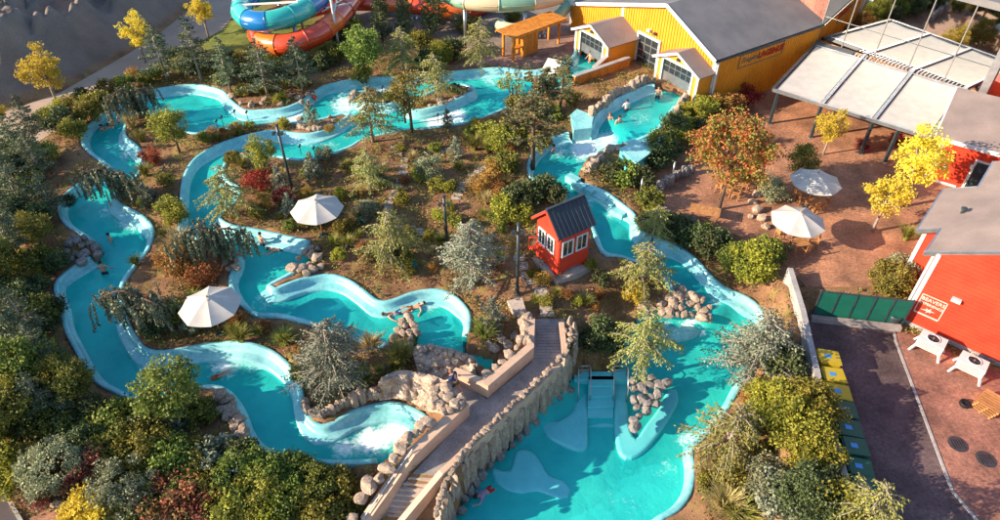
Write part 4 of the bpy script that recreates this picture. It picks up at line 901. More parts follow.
rockwall('stone palisade edging the pale flume above the whirling end pool', [(x, y, z, .6, random.uniform(.8, 1.1)) for x, y, z in alongpx([(303,399,-.7),(309,412,-.9),(322,414,-.9),(336,408,-.8),(346,402,-.8),(360,396,-.7),(382,391,-.6)], 20, 1.2)])
rockwall('cream rocks topping the wall at the garden end of the bridge', [(x, y, z, .75, random.uniform(.55, .8)) for x, y, z in alongpx([(523,312,.1),(528,322,.2),(525,335,.2),(530,345,.3)], 9, 2)]+[(x, y, .3, .6, .55) for x, y in ((522,322),(521,340),(517,348))])
# sculpted rock faces
def rockface(label, top, bot, nz=7, amp=.22, m=M_rock):
    T_ = catmull([tuple(P(*q)) for q in top], .16); Bt = catmull([tuple(P(*q)) for q in bot], .16); N = max(len(T_), len(Bt))
    ti = [T_[int(i*(len(T_)-1)/(N-1))] for i in range(N)]; bi = [Bt[int(i*(len(Bt)-1)/(N-1))] for i in range(N)]; V_ = []; F_ = []; K = nz*3
    for i in range(N):
        for j in range(K):
            t = j/(K-1); p = Vector(ti[i])*(1-t)+Vector(bi[i])*t; d = noise.fractal(Vector((p.x*1.3, p.y*1.3, p.z*.8)), 1, 2, 4)*amp*1.5
            d += (abs(noise.noise(Vector((p.x*2.2, p.y*2.2, p.z*.25))))-.25)*amp*1.6
            V_.append(p+Vector((d*.5, -d*.8, d*.8)))
    for i in range(N-1):
        for j in range(K-1): F_.append((i*K+j, i*K+j+1, (i+1)*K+j+1, (i+1)*K+j))
    # close to a solid body behind
    k0 = len(V_)
    for i in range(N): V_.append(Vector(ti[i])+Vector((.1, .5, -.15))); V_.append(Vector(bi[i])+Vector((.1, .6, -.6)))
    for i in range(N-1): F_ += [(k0+2*i, k0+2*i+2, k0+2*i+3, k0+2*i+1)[::-1], (i*K, (i+1)*K, k0+2*i+2, k0+2*i), (i*K+K-1, k0+2*i+1, k0+2*i+3, (i+1)*K+K-1)]
    F_ += [tuple([*range(K)][::-1]+[k0, k0+1]), tuple([*range((N-1)*K, N*K)]+[k0+2*N-1, k0+2*N-2])]
    o = mk('rock_face', V_, F_, m, None, True); return tag(o, label, 'rock face')
rockface('sunlit carved rock face above the whirling end pool', [(378,383,.35),(395,376,.4),(415,378,.4),(435,383,.45),(452,394,.5)], [(380,401,-.9),(398,399,-.9),(415,404,-.95),(428,412,-1.0),(447,414,-.6)])
rockface('sunlit carved rock face closing the curled river end', [(412,352,.1),(425,350,.15),(445,353,.2),(465,359,.2),(474,364,.2)], [(420,374,-.5),(432,378,-.5),(450,380,-.45),(465,380,-.4),(478,382,-.4)])
B('pale boulder in the row along the curled river end', 'boulders along the curled river end', [(x, y, .6, .15) for x, y in alongpx([(416,351),(430,349),(447,353),(462,358),(474,362)], 9, 1)], .6)
B('pale boulder heaped at the bend of the bridge path', 'boulders at the path bend', [(x, y, .8, .5) for x, y in scat([(432,392),(448,390),(466,400),(462,408),(446,414),(432,404)], 12, 6)], .8)

# ------------------------------------------------------------ bridge, stair, plaster walls
br = tag(empty('footbridge'), 'shaded concrete footbridge deck crossing above the splash pool', 'bridge')
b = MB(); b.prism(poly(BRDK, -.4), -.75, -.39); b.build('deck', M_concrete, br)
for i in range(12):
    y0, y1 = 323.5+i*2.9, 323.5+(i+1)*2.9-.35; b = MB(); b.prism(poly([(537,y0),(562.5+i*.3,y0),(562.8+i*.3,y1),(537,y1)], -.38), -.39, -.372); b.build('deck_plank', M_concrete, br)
def slopewall(name, pts, th, zb, m, label=None, parent=None, cap=None):
    """pts: px,py,ztop of the face nearest the deck; zb bottom (number or list)"""
    L_ = [P(*q) for q in pts]; t = parent or tag(empty(name), label, 'wall'); b = MB(); c = MB()
    zbs = zb if hasattr(zb, '__len__') else [zb]*len(L_); V_ = []
    for i, p in enumerate(L_):
        d = (L_[min(i+1, len(L_)-1)]-L_[max(i-1, 0)]); d.z = 0; d.normalize(); k = Vector((-d.y, d.x, 0))*th
        V_ += [Vector((p.x, p.y, zbs[i])), p, p+k, Vector(((p+k).x, (p+k).y, zbs[i]))]
    F_ = []
    for i in range(len(L_)-1):
        for j in range(4): F_.append((i*4+j, i*4+(j+1) % 4, i*4+4+(j+1) % 4, i*4+4+j))
    F_ += [(3, 2, 1, 0), tuple(len(V_)-4+j for j in range(4))]
    b.add(V_, F_); o = b.build('wall_body' if parent is None else name, m, t); 
    bm = bmesh.new(); bm.from_mesh(o.data); bmesh.ops.recalc_face_normals(bm, faces=bm.faces); bm.to_mesh(o.data); bm.free(); return t, L_
sw, swl = slopewall('stair_wall', [(367,523,-1.35),(415,455,.45),(469,404,.5)], .45, [-3, -.8, -.8], M_plaster, 'smooth tan plaster wall with handrail running beside the concrete steps')
b = MB(); hp = [q+Vector((.0, 0, .0)) for q in (P(365, 521, -1.2), P(415, 451, .6))]
kk = Vector((-.12, .1, 0)); b.tube([hp[0]+kk, hp[1]+kk], .03, 8)
b.build('handrail', M_white, sw)
slopewall('planter_wall', [(488,386,.5),(534,347,.5),(535,318,.5)], .40, -.8, M_plaster, 'tan plaster planter wall along the left side of the deck')
slopewall('planter_wall', [(452,372,.35),(488,386,.5)], .35, -.8, M_plaster, 'short tan plaster wall end beside the walking person')
_, _ = slopewall('parapet', [(564,322,.05),(568,358,.05),(545,381,.05),(500,421,.05),(443,474,.0),(392,535,-1.9)], -.28, [-.8, -.8, -.8, -.8, -.8, -3], M_plaster, 'low tan parapet along the rock column wall of the bridge')
# stair
stt = tag(empty('stairway'), 'concrete stairway descending from the bridge between plaster walls', 'stairs')
La_, Ra_ = P(414, 473, -.4), P(445, 477, -.4); Lb_, Rb_ = P(360, 530, -2.45), P(396, 533, -2.45); NS = 11
for i in range(NS):
    t0, t1 = i/NS, (i+1)/NS; z_ = -.4-(i+.6)*2.1/NS
    q = [lerp(La_, Lb_, t0), lerp(Ra_, Rb_, t0), lerp(Ra_, Rb_, t1+.015), lerp(La_, Lb_, t1+.015)]
    b = MB(); b.prism([(p.x, p.y) for p in q], z_-.9, z_); b.build('step', M_step, stt)
# outlet tank of the upper pool and pool entry steps, ledges
tk = tag(empty('overflow_tank'), 'turquoise concrete overflow trough beside the weir of the upper pool', 'trough')
b = MB(); b.prism(poly([(620,150),(640,140),(664,137),(650,152),(636,163)], 1.5), -.3, 1.5); b.build('trough_body', M_ledge, tk)
b = MB(); b.prism(poly([(619,149),(640,139.5),(665,136.5),(651,153),(636,164)], 1.55), 1.5, 1.6); b.build('trough_rim', M_fgl, tk)
tk = tag(empty('pump_chamber'), 'pale turquoise box shaped pump chamber beside the palisade', 'chamber')
b = MB(); b.prism(poly([(571,116),(577,110),(593,116),(592,127),(574,129)], 1.7), .3, 1.62); b.build('chamber_body', M_fgl, tk)
b = MB(); b.prism(poly([(570,115),(577,109),(594,115.5),(592,123),(574,122)], 1.72), 1.62, 1.72); b.build('chamber_lid', M_fgl, tk)
def ledge(label, pts, z0, z1, m=M_ledge):
    L_ = catmull([tuple(P(a, b, z1)) for a, b in pts], .25, True); b = MB(); b.prism([(p[0], p[1]) for p in L_], z0, z1)
    bm = bmesh.new(); o = b.build('pool_ledge', m); bm.from_mesh(o.data)
    ed = [e_ for e_ in bm.edges if all(abs(v.co.z-z1) < 1e-4 for v in e_.verts)]; bmesh.ops.bevel(bm, geom=ed, offset=.16, segments=3, affect='EDGES', profile=.5)
    bm.to_mesh(o.data); bm.free(); return tag(o, label, 'pool ledge')
Q = lambda L_: [(440+a/4.33, 400+b_/4.33) for a, b_ in L_]
ledge('smooth turquoise ledge with a rounded tongue between the river exits', Q([(330,215),(395,215),(440,268),(470,318),(540,348),(566,385),(556,420),(520,427),(420,392),(360,402),(290,387),(235,345),(225,290),(300,300)]), -3.6, -2.71)
ledge('turquoise ledge wall left of the pool entry steps', [(540,418),(546,434),(560,443),(578,450),(587,447),(588,430),(588,400),(588,380),(577,379),(575,400),(570,412),(556,420)], -3.6, -2.6)
ledge('turquoise ledge wall curving right around the pool entry boulders', [(613,380),(626,380),(628,405),(630,425),(636,437),(645,425),(660,405),(668,388),(676,388),(679,398),(672,414),(650,445),(632,458),(621,455),(616,440),(614,410)], -3.6, -2.6)
ledge('pale curved lip where the river falls past the boulder heap', [(640,318),(662,320),(688,321),(704,327),(697,335),(678,339),(655,335),(642,328)], -3.6, -2.45, M_fgl)
en = tag(empty('pool_steps'), 'submerged turquoise entry steps with twin handrails into the splash pool', 'steps')
for i in range(7):
    y0, y1 = 379+i*8.5, 379+(i+1)*8.5; z_ = -2.15-.16*i; b = MB(); b.prism(poly([(588,y0),(614,y0),(614,y1+1),(588,y1+1)], -2.4), -3.9, z_); b.build('step', M_ledge, en)
for x in (577, 589, 612, 626):
    p0, p1 = P(x, 376, -2.2), P(x+1, 398, -2.3); b = MB(); u = Vector((0, 0, 1)); b.tube([p0-u*.3, p0+u*.85, p0*.75+p1*.25+u*.95, p1+u*.6, p1-u*.6], .035, 8); b.build('handrail', M_metal, en, True)
for a, c in ((577, 589), (612, 626)):
    for h in (.5, .85): b = MB(); b.tube([P(a, 376, -2.2)+Vector((0, 0, h)), P(c, 376, -2.2)+Vector((0, 0, h))], .03, 8); b.build('rail_bar', M_metal, en, True)
b = MB(); b.prism(poly([(574,372),(628,372),(628,380),(574,380)], -2.2), -3, -2.15); b.build('landing', M_ledge, en)
# stepped cascade blocks on the right river
def cascade(pts, label):
    t = tag(empty('cascade_weir'), label, 'weir')
    for x, y, z in pts: p = P(x, y, z); b = MB(); b.box(p, (.95, .55, .5), rz=-.75); o = b.build('weir_block', M_fgl, t)
cascade([(573,180,.62),(579,187,.5),(588,191,.4),(600,199,.2),(608,204,.05),(618,214,-.1)], 'pale stepped weir blocks in the narrow river behind the red hut')

# ------------------------------------------------------------ stepping stones
def stones(label, group, spots, w=.62, d=.42):
    for q in spots:
        p = PG(q[0], q[1]); b = MB(); r = random.uniform(-.2, .2)+(q[2] if len(q) > 2 else 0); s = random.uniform(.9, 1.15)
        pl = [(-w/2*s, -d/2), (w/2*s*.95, -d/2*s), (w/2, d/2*s), (-w/2*.93, d/2)]; b.prism(pl, -.1, .05); o = b.build('stepping_stone', M_step); o.location = p; o.rotation_euler.z = r; tag(o, label, 'stepping stone', group)
stones('tan stone slab in the winding path between the white umbrella and garden lamp', 'stepping stones of the long path', [(398,153),(404,160),(404,166),(403,173),(401,180),(399,186),(396,192),(393,197),(389,203),(388,208),(387,213),(410,228),(417,231),(422,234),(428,235),(437,235),(395,148),(432,151),(440,152),(449,150)])
stones('reddish stone slab in the short path left of the grey blue cedar', 'stepping stones of the short path', [(482,168),(478,172),(472,176),(469,181),(464,184),(461,189),(458,194),(456,198)])
stones('square stone slab in the path from the red hut to the bridge', 'stepping stones to the bridge', [(522,266),(527,274),(533,281),(541,291),(544,298),(546,306),(547,314),(519,258)], .75, .55)
b = MB(); b.prism(poly([(507,302),(522,298),(526,312),(514,314)], -.2), -.5, -.1); tag(b.build('paving_slab', M_step), 'single large stone slab beside the lamp post foot', 'slab')

# ------------------------------------------------------------ grey boundary wall, fence, bins
zwT = ZD+1.25
bw_pts = [(793,268,zwT+.1),(806,310,zwT),(827,400,zwT),(850,480,zwT),(862,520,zwT),(876,570,zwT)]
slopewall('boundary_wall', bw_pts, -.30, -1.6, M_conc_pale, 'long pale concrete wall between the planted bank and the driveway')
fe = tag(empty('screen_fence'), 'dark green mesh screen fence between the patio and the driveway', 'fence')
fa, fb = P(811, 317, ZD), P(900, 327, ZD); ef = (fb-fa); LF = ef.length; ef.normalize(); nf, ff_, gf = wallplane(fa, ef)
for i in range(5):
    s0, s1 = LF*i/5+.04, LF*(i+1)/5-.04; b = MB(); panel(b, gf, s0, s1, ZD+.25, ZD+2.0, -.02, .02); b.build('fence_panel', M_fence, fe)
for i in range(6): s = LF*i/5; b = MB(); panel(b, gf, s-.035, s+.035, ZD, ZD+2.08, -.05, .05); b.build('post', M_darkmetal, fe)
b = MB(); panel(b, gf, 0, LF, ZD+1.97, ZD+2.03, -.04, .04); b.build('top_rail', M_darkmetal, fe)
b = MB(); panel(b, gf, -.1, LF-.1, ZD-.3, ZD+.32, -.42, -.12); o = b.build('low_wall', M_concrete); tag(o, 'low concrete kerb wall at the foot of the green fence', 'wall')
b = MB(); p = P(891, 323, ZD); b.lathe(p, [(.36, 0), (.40, .5), (.40, .72), (.36, .74), (.32, .70), (.30, .3)], 16); tag(b.build('round_planter', M_darkmetal, None, True), 'dark round tub at the corner of the green fence', 'tub')
_d = P(866, 515, ZD)-P(825, 372, ZD); BROT = math.atan2(_d.y, _d.x)+math.pi
def wbin(i, px, py, m, label, group):
    t = tag(empty('wheeled_bin', P(px, py, ZD)), label, 'bin', group); t.rotation_euler.z = BROT; t.scale = (.86, 1.3, random.uniform(.96, 1.05)); t.rotation_euler.z += random.uniform(-.06, .06)
    b = MB(); b.add([(x*s, y*s2, z) for z, s, s2 in ((.12, .84, .8), (1.0, 1, 1)) for x, y in ((-.5, -.36), (.5, -.36), (.5, .36), (-.5, .36))], [(3, 2, 1, 0), (4, 5, 6, 7), (0, 1, 5, 4), (1, 2, 6, 5), (2, 3, 7, 6), (3, 0, 4, 7)]); b.build('bin_body', m, t)
    b = MB(); b.prism([(-.53, -.40), (.53, -.40), (.53, .40), (-.53, .40)], 1.0, [1.05, 1.05, 1.16, 1.16]); l_ = b.build('lid', m, t)
    b = MB(); b.box((0, .43, 1.1), (.8, .05, .05)); b.build('handle', m, l_)
    if group != 'plain': b = MB(); b.prism([(-.12, -.05), (.16, -.05), (.16, .2), (-.12, .2)], 1.10, [1.105, 1.105, 1.145, 1.145]); b.build('label_plate', M_bluelabel, l_)
    for x in (-.4, .4): b = MB(); b.tube([(x-.03, .3, .12), (x+.03, .3, .12)], .12, 12); b.build('wheel', M_black, t)
ys = [(829-6+5*i, 371+16.6*i+.25*i*i) for i in range(8)]
for i, (x, y) in enumerate(ys): wbin(i, x, y, M_bin_y if i < 3 else M_bin_g, 'yellow wheeled bin with blue label against the concrete wall' if i < 3 else 'dark green wheeled bin with blue label along the driveway wall', 'yellow bins by the wall' if i < 3 else 'green bins by the wall')

# ------------------------------------------------------------ heat pumps, pallets, manholes
def heatpump(px, py, label):
    t = tag(empty('heat_pump', P(px, py, ZD), math.atan2(er.y, er.x)), label, 'heat pump'); w, d, h = 1.25, .85, .95
    b = MB(); b.box((0, 0, .40+.28), (w, d, .56)); b.build('casing', M_white, t)
    for x in (-1, 1):
        for y in (-1, 1): b = MB(); b.beam((x*(w/2-.05), y*(d/2-.05), .42), (x*(w/2+.10), y*(d/2+.08), 0), .10); b.build('leg', M_white, t)
    b = MB(); b.lathe((0, 0, .96), [(.34, 0), (.34, .035), (.30, .05), (.29, .0)], 20); fr = b.build('fan_ring', M_white, t)
    b = MB(); b.lathe((0, 0, .955), [(.29, 0), (.29, .012), (.05, .015)], 20); b.build('fan_recess', M_black, fr)
    for k in range(4): a = k*math.pi/2; b = MB(); b.box((.15*math.cos(a), .15*math.sin(a), .985), (.24, .09, .012), rz=a); b.build('fan_blade', M_darkmetal, fr)
    b = MB(); b.lathe((0, 0, .99), [(.05, 0), (.05, .03), (.02, .04)], 10); b.build('hub', M_metal, fr)
    for k in range(5): b = MB(); b.box((0, -d/2-.01, .50+k*.09), (w*.8, .02, .03)); b.build('louvre', M_metal, t)
heatpump(926, 351, 'white heat pump with top fan beside the red wall sign')
heatpump(966, 373, 'white heat pump with top fan nearest the stacked pallets')
def pallet_stack():
    t0 = P(985, 407, ZD)
    for k in range(4):
        t = tag(empty('pallet', t0+Vector((.03*k, -.02*k, k*.145)), .62+.03*k), 'weathered wooden pallet stacked on the brick paving near the heat pump', 'pallet', 'stacked pallets')
        for i in range(7): b = MB(); b.box((-.54+i*.18, 0, .13), (.13, 1.0, .022)); b.build('deck_board', M_wood, t)
        for y in (-.45, 0, .45): b = MB(); b.box((0, y, .06), (1.2, .09, .10)); b.build('stringer', M_wood, t)
pallet_stack()
b = MB(); b.lathe(P(964, 405, ZD+.014), [(.22, 0), (.26, .1), (.26, .2), (.22, .22), (.10, .12)], 14); tag(b.build('cable_reel', M_black, None, True), 'small black ring beside the stacked pallets', 'ring')
def manhole(px, py, label):
    t = tag(empty('manhole_cover', P(px, py, ZD+.016)), label, 'manhole cover'); b = MB(); b.lathe((0, 0, 0), [(.44, 0), (.44, .012), (.40, .014)], 28); b.build('frame', M_darkmetal, t)
    b = MB(); b.lathe((0, 0, .012), [(.38, 0), (.38, .006), (.36, .008)], 28); b.build('lid', M_darkmetal, t)
    for k in range(5): b = MB(); b.box((-.24+k*.12, 0, .024), (.03, .5, .01)); b.build('grip_bar', M_black, t)
manhole(958, 444, 'dark round manhole cover in clear shade on the brick paving'); manhole(986, 459, 'dark manhole cover in the striped shadow on the brick paving')

# ------------------------------------------------------------ umbrellas, tables, chairs
def umbrella(px, py, label, rot=0, tilt=0.0):
    p = PG(px, py); t = tag(empty('parasol', p, rot), label, 'umbrella', None); R, ze, za = 1.62, 2.12, 2.72
    for k in range(8):
        a0, a1 = 2*math.pi*k/8, 2*math.pi*(k+1)/8; v = []; N = 5
        for i in range(N+1):
            u = i/N; r0 = .10+(R-.10)*u; z = za-(za-ze)*u**1.12
            for j in range(5):
                s = j/4; q = Vector((math.cos(a0), math.sin(a0), 0))*(1-s)+Vector((math.cos(a1), math.sin(a1), 0))*s
                sag = -.06*math.sin(math.pi*s)*u; v.append((q.x*r0, q.y*r0, z+sag))
        F_ = [(i*5+j, (i+1)*5+j, (i+1)*5+j+1, i*5+j+1) for i in range(N) for j in range(4)]
        k0 = len(v); v += [(x, y, z-.012) for x, y, z in v]; F_ += [tuple(k0+i for i in f_[::-1]) for f_ in F_]
        o = mk('canopy_panel', v, F_, M_canvas, t, True)
        q0 = Vector((math.cos(a0), math.sin(a0), 0)); MB().beam(q0*.06+Vector((0, 0, za-.10)), q0*R*.985+Vector((0, 0, ze-.03)), .03).build('rib', M_wood, t)
        MB().beam(q0*.05+Vector((0, 0, 1.75)), q0*R*.5+Vector((0, 0, ze+.27)), .025).build('strut', M_wood, t)
    MB().lathe((0, 0, za-.06), [(.30, -.03), (.16, .06), (.05, .10)], 12).build('vent_cap', M_canvas, t, True)
    MB().lathe((0, 0, za+.04), [(.045, 0), (.05, .06), (.015, .13)], 8).build('finial', M_wood, t, True)
    MB().tube([(0, 0, 0), (0, 0, za)], .035, 8).build('pole', M_wood, t, True)
    MB().lathe((0, 0, 0), [(.30, 0), (.30, .07), (.08, .10), (.06, .3)], 14).build('base', M_darkmetal, t)
umbrella(323, 236, 'white parasol in the mid garden standing beside the stone slab path', .2)
umbrella(221, 333, 'white parasol between the two left river arms above the leafy tree', .35)
umbrella(788, 248, 'fully sunlit white parasol on the patio beside the yellow green bush', .15)
umbrella(806, 208, 'white parasol dappled with tree shade farther back on the patio', .3)
def chair(px, py, rot, label, group, dz=0):
    t = tag(empty('wooden_chair', P(px, py, .012), rot), label, 'chair', group)
    for i in range(4): MB().box((-.16+i*.11, 0, .44), (.09, .46, .025)).build('seat_slat', M_wood, t)
    for i in range(3): MB().box((-.23, -.15+i*.15, .72), (.03, .11, .5)).build('back_slat', M_wood, t)
    for x in (-.2, .2):
        for y in (-.2, .2): MB().box((x, y, .215), (.05, .05, .43)).build('leg', M_wood, t)
    for y in (-.22, .22): MB().box((0, y, .64), (.46, .05, .03)).build('arm', M_wood, t)
def table(px, py, rot, label, L_=1.5, W_=.85):
    t = tag(empty('wooden_table', P(px, py, .012), rot), label, 'table')
    for i in range(6): MB().box((0, -W_/2+W_*(i+.5)/6, .73), (L_, W_/6-.02, .03)).build('top_plank', M_wood, t)
    for x in (-L_/2+.12, L_/2-.12):
        for y in (-W_/2+.1, W_/2-.1): MB().box((x, y, .36), (.08, .08, .70)).build('leg', M_wood, t)
    MB().box((0, 0, .66), (L_-.3, .08, .08)).build('rail', M_wood, t)
table(703, 219, -.35, 'orange wooden table in the hollow below the rust coloured tree', 1.9, 1.0)
table(797, 251, .2, 'small wooden table under the fully sunlit parasol', 1.0, .8); table(815, 209, .3, 'small wooden table under the dappled parasol', 1.0, .8)
for q in ((779,238,.3),(782,250,-.4),(803,256,2.0),(812,247,2.8)): chair(*q, 'wooden chair around the table under the fully sunlit parasol', 'chairs under the sunlit parasol')
for q in ((795,199,.2),(801,204,-.2),(812,213,2.0),(824,206,2.8)): chair(*q, 'wooden chair around the table under the dappled parasol', 'chairs under the dappled parasol')
for q in ((735,199,2.5),(728,196,2.2),(718,192,1.0),(744,190,2.4)): chair(*q, 'orange wooden chair in the hollow behind the rust coloured tree', 'chairs in the hollow')

# ------------------------------------------------------------ lamps, spotlights, posts
def lamp(px, py, label, h=5.1, gz=None):
    p = PG(px, py); t = tag(empty('garden_lamp', p), label, 'lamp post')
    MB().tube([(0, 0, -.2), (0, 0, h)], [.10, .085], 12).build('pole', M_darkmetal, t, True)
    MB().lathe((0, 0, 0), [(.2, 0), (.2, .05), (.13, .09), (.12, .6), (.1, .62)], 12).build('base', M_darkmetal, t)
    for s in (-1, 1):
        MB().beam((0, 0, h-.35), (s*.22, -.1, h-.45), .05).build('bracket', M_darkmetal, t); MB().box((s*.26, -.12, h-.45), (.16, .22, .2)).build('spot_head', M_darkmetal, t)
    MB().lathe((0, 0, h-.02), [(.10, 0), (.13, .03), (.11, .12), (.02, .16)], 12).build('cap', M_darkmetal, t)
lamp(517, 294, 'tall dark green lamp post beside the red hut'); lamp(293, 193, 'tall dark lamp post beside the red shrubs near the mid garden parasol')
lamp(447, 244, 'dark lamp post rising behind the grey blue cedar', 3.6)
def spot(px, py, label, group):
    p = PG(px, py); t = tag(empty('ground_spotlight', p), label, 'spotlight', group); MB().tube([(0, 0, -.1), (0, 0, .5)], .025, 6).build('stake', M_darkmetal, t)
    MB().tube([(-.02, -.09, .53), (.02, .13, .62)], [.075, .09], 10).build('lamp_head', M_darkmetal, t); MB().box((0, 0, .5), (.04, .04, .08)).build('bracket', M_darkmetal, t)
for q in ((236,118),(248,119),(223,124),(218,128),(301,153),(315,155),(383,94),(395,96),(438,122)): spot(*q, 'small black spotlight on a stake at the upper river edge', 'spotlights along the upper river')
for q in ((36,287),(34,291),(403,275),(415,270),(348,254),(386,375),(369,379),(478,306),(482,312),(207,331),(190,332),(172,172),(166,175)): spot(*q, 'small spotlight on a stake in a planted bed', 'spotlights in the beds')
def post(px, py, h, label, group=None):
    p = PG(px, py); t = tag(empty('fence_post', p), label, 'post', group); MB().tube([(0, 0, -.2), (0, 0, h)], .06, 8).build('shaft', M_metal, t, True); MB().lathe((0, 0, h), [(.075, 0), (.075, .03), (.02, .07)], 8).build('cap', M_metal, t)
post(672, 178, 1.3, 'pale metal post above the shaded retaining wall', 'posts above the retaining wall'); post(640, 195, 1.3, 'pale metal post above the shaded retaining wall', 'posts above the retaining wall')
b = MB(); p = PG(415, 272); b.box((p.x, p.y, p.z+.3), (.3, .3, .6)); b.box((p.x, p.y, p.z+.63), (.36, .36, .06)); tag(b.build('utility_box', M_fence), 'small dark green utility box behind the pale flume', 'utility box')
b = MB(); p = PG(361, 223); b.box((p.x, p.y, p.z+.3), (.45, .3, .6)); b.box((p.x, p.y, p.z+.62), (.5, .36, .05)); tag(b.build('utility_box', M_fence), 'small dark green utility box right of the mid garden parasol', 'utility box')
# ------------------------------------------------------------ plants
def unit(v): return v/(np.linalg.norm(v, axis=-1, keepdims=True)+1e-9)
def leafquads(C_, A_, L_, W_, r):
    """quads centred on C_, long axis A_ (unit), length L_, width W_, random roll"""
    n = len(C_); ax = unit(A_); R_ = unit(r.normal(size=(n, 3))); s = unit(np.cross(ax, R_)); a = ax*(np.asarray(L_).reshape(-1, 1)/2); b = s*(np.asarray(W_).reshape(-1, 1)/2)
    return np.stack([C_-a*.9-b*.25, C_-a*.1+b, C_+a, C_-a*.1-b], 1)      # kite shaped leaf
def rnd(r, n): return unit(r.normal(size=(n, 3)))
def blob_crown(r, ncl, R, rz, zc, per, leaf, cl=.5, shell=.55):
    """clusters through an ellipsoid, each a ball of small leaves"""
    cs = rnd(r, ncl)*(shell+(1-shell)*r.random((ncl, 1)))*np.array([R, R, rz])*.85; cs[:, 2] = cs[:, 2]+zc; Q_ = []
    for c in cs:
        k = int(per*r.uniform(.6, 1.3)); d = rnd(r, k)*(r.random((k, 1))**.45)*cl*r.uniform(.7, 1.25); d[:, 2] *= .8; pc = c+d; pc[:, 2] = np.maximum(pc[:, 2], .06)
        Q_.append(leafquads(pc, rnd(r, k)+np.array([0, 0, -.15]), r.uniform(.7, 1.3, k)*leaf, r.uniform(.55, .8, k)*leaf, r))
    return np.concatenate(Q_), cs
def limbs(mb, top, cs, r, r0, zs=.35, n=9, base=(0, 0, 0)):
    mb.tube([(0, 0, -.25), (0, 0, top*.5), (r.uniform(-.06, .06), r.uniform(-.06, .06), top)], [r0, r0*.8, r0*.45], 7)
    for c in cs[r.permutation(len(cs))[:n]]:
        z = min(top*r.uniform(zs, .95), c[2]); mb.tube([(0, 0, z), (c[0]*.5, c[1]*.5, z+(c[2]-z)*.6), tuple(c)], [r0*.45, r0*.28, r0*.08], 5)
def branches_conifer(r, h, R, nb, droop, per, leaf, lw, z0=.5, up=.1, power=1.0, side=.5, jit=.15):
    Q_ = []; B_ = []
    for i in range(nb):
        t = (i+r.random())/nb; z = z0+(h-z0)*t; L_ = R*(1-t)**power*r.uniform(.75, 1.15)+.10; a = r.uniform(0, 6.283); d = np.array([math.cos(a), math.sin(a), 0])
        k = max(4, int(per*L_/R)+3); u = r.random(k)**.7; sd = np.array([-d[1], d[0], 0]); w = r.uniform(-1, 1, k)*side*L_*(.25+.55*(1-np.abs(u-.5)*1.2))*.6
        c = np.outer(u*L_, d)+np.outer(w, sd); c[:, 2] += z+up*u*L_-droop*(u**2)*L_-np.abs(w)*droop*.6+r.normal(size=k)*jit*.35
        ax = d*.9+np.outer(np.sign(w)*.7, sd); ax[:, 2] -= droop*u*1.1; ax += r.normal(size=(k, 3))*.25
        Q_.append(leafquads(c, ax, r.uniform(.7, 1.3, k)*leaf, r.uniform(.7, 1.3, k)*lw, r)); B_.append((z, d, L_))
    return np.concatenate(Q_), B_
def conifer_trunk(h, r0, B_, droop, up, nb=14):
    m = MB(); m.tube([(0, 0, -.25), (0, 0, h*.5), (0, 0, h*.97)], [r0, r0*.6, .015], 7)
    for z, d, L_ in B_[::max(1, len(B_)//nb)]:
        m.tube([(0, 0, z), tuple(d*L_*.5+np.array([0, 0, z+up*.5*L_-droop*.25*L_])), tuple(d*L_*.9+np.array([0, 0, z+up*.9*L_-droop*.81*L_]))], [r0*.3, r0*.18, .008], 4)
    return m
def fronds(r, h, R, nb, z0, up, droop, twl, leaf, lw, tdroop, power=.7, step=.15, sp=.085, gap=.0):
    """layered boughs, each with side twigs carrying needle tufts"""
    Q_ = []; B_ = []
    for i in range(nb):
        t = (i+r.random())/nb; z = z0+(h-z0)*t; L_ = R*(1-t)**power*r.uniform(.55, 1.15)+.12; a = r.uniform(0, 6.283); d = np.array([math.cos(a), math.sin(a), 0]); sd = np.array([-d[1], d[0], 0]); B_.append((z, d, L_))
        for u in np.arange(.18, 1.0, step/L_):
            c0 = d*L_*u+np.array([0, 0, z+up*L_*u-droop*L_*u*u])
            for sg in (-1, 1):
                tl = twl*(1.05-.75*u)*r.uniform(.5, 1.25)*min(1, L_); td = sd*sg*.85+d*r.uniform(.3, .8)+np.array([0, 0, -tdroop*r.uniform(.5, 1.3)]); td /= np.linalg.norm(td); k = max(2, int(tl/sp)); w = (np.arange(k)+.5)/k
                c = c0+np.outer(w*tl, td); c[:, 2] -= tdroop*.5*tl*w*w; c += r.normal(size=(k, 3))*.025; ax = td+r.normal(size=(k, 3))*.35; Q_.append(leafquads(c, ax, r.uniform(.7, 1.3, k)*leaf, r.uniform(.7, 1.3, k)*lw, r))
        k = 6; c = d*L_*np.linspace(.8, 1.05, k)[:, None]; c[:, 2] += z+up*L_*.95-droop*L_*.9; Q_.append(leafquads(c, d+r.normal(size=(k, 3))*.3+np.array([0, 0, -droop]), np.full(k, leaf), np.full(k, lw), r))
    k = 14; c = np.zeros((k, 3)); c[:, 2] = np.linspace(h*.93, h*1.03, k); Q_.append(leafquads(c+r.normal(size=(k, 3))*.04, rnd(r, k)*.6+np.array([0, 0, .6]), np.full(k, leaf), np.full(k, lw), r))
    return np.concatenate(Q_), B_
def fr_at(x, y, A_): return A_[min(max(np.searchsorted(gy, y), 0), S[0]-1), min(max(np.searchsorted(gx, x), 0), S[1]-1)]
SPEC = {}
BIG = dict(ncl=85, R=1.75, rz=1.25, zc=1.2, per=75, leaf=.16, cl=.45)
def species(key, crown, trunk, lm, bark=M_bark):
    cm = quadmesh('crown', crown, lm); tm = mesh('trunk', trunk.v, trunk.f, bark, True) if trunk else None; SPEC.setdefault(key, []).append((cm, tm))
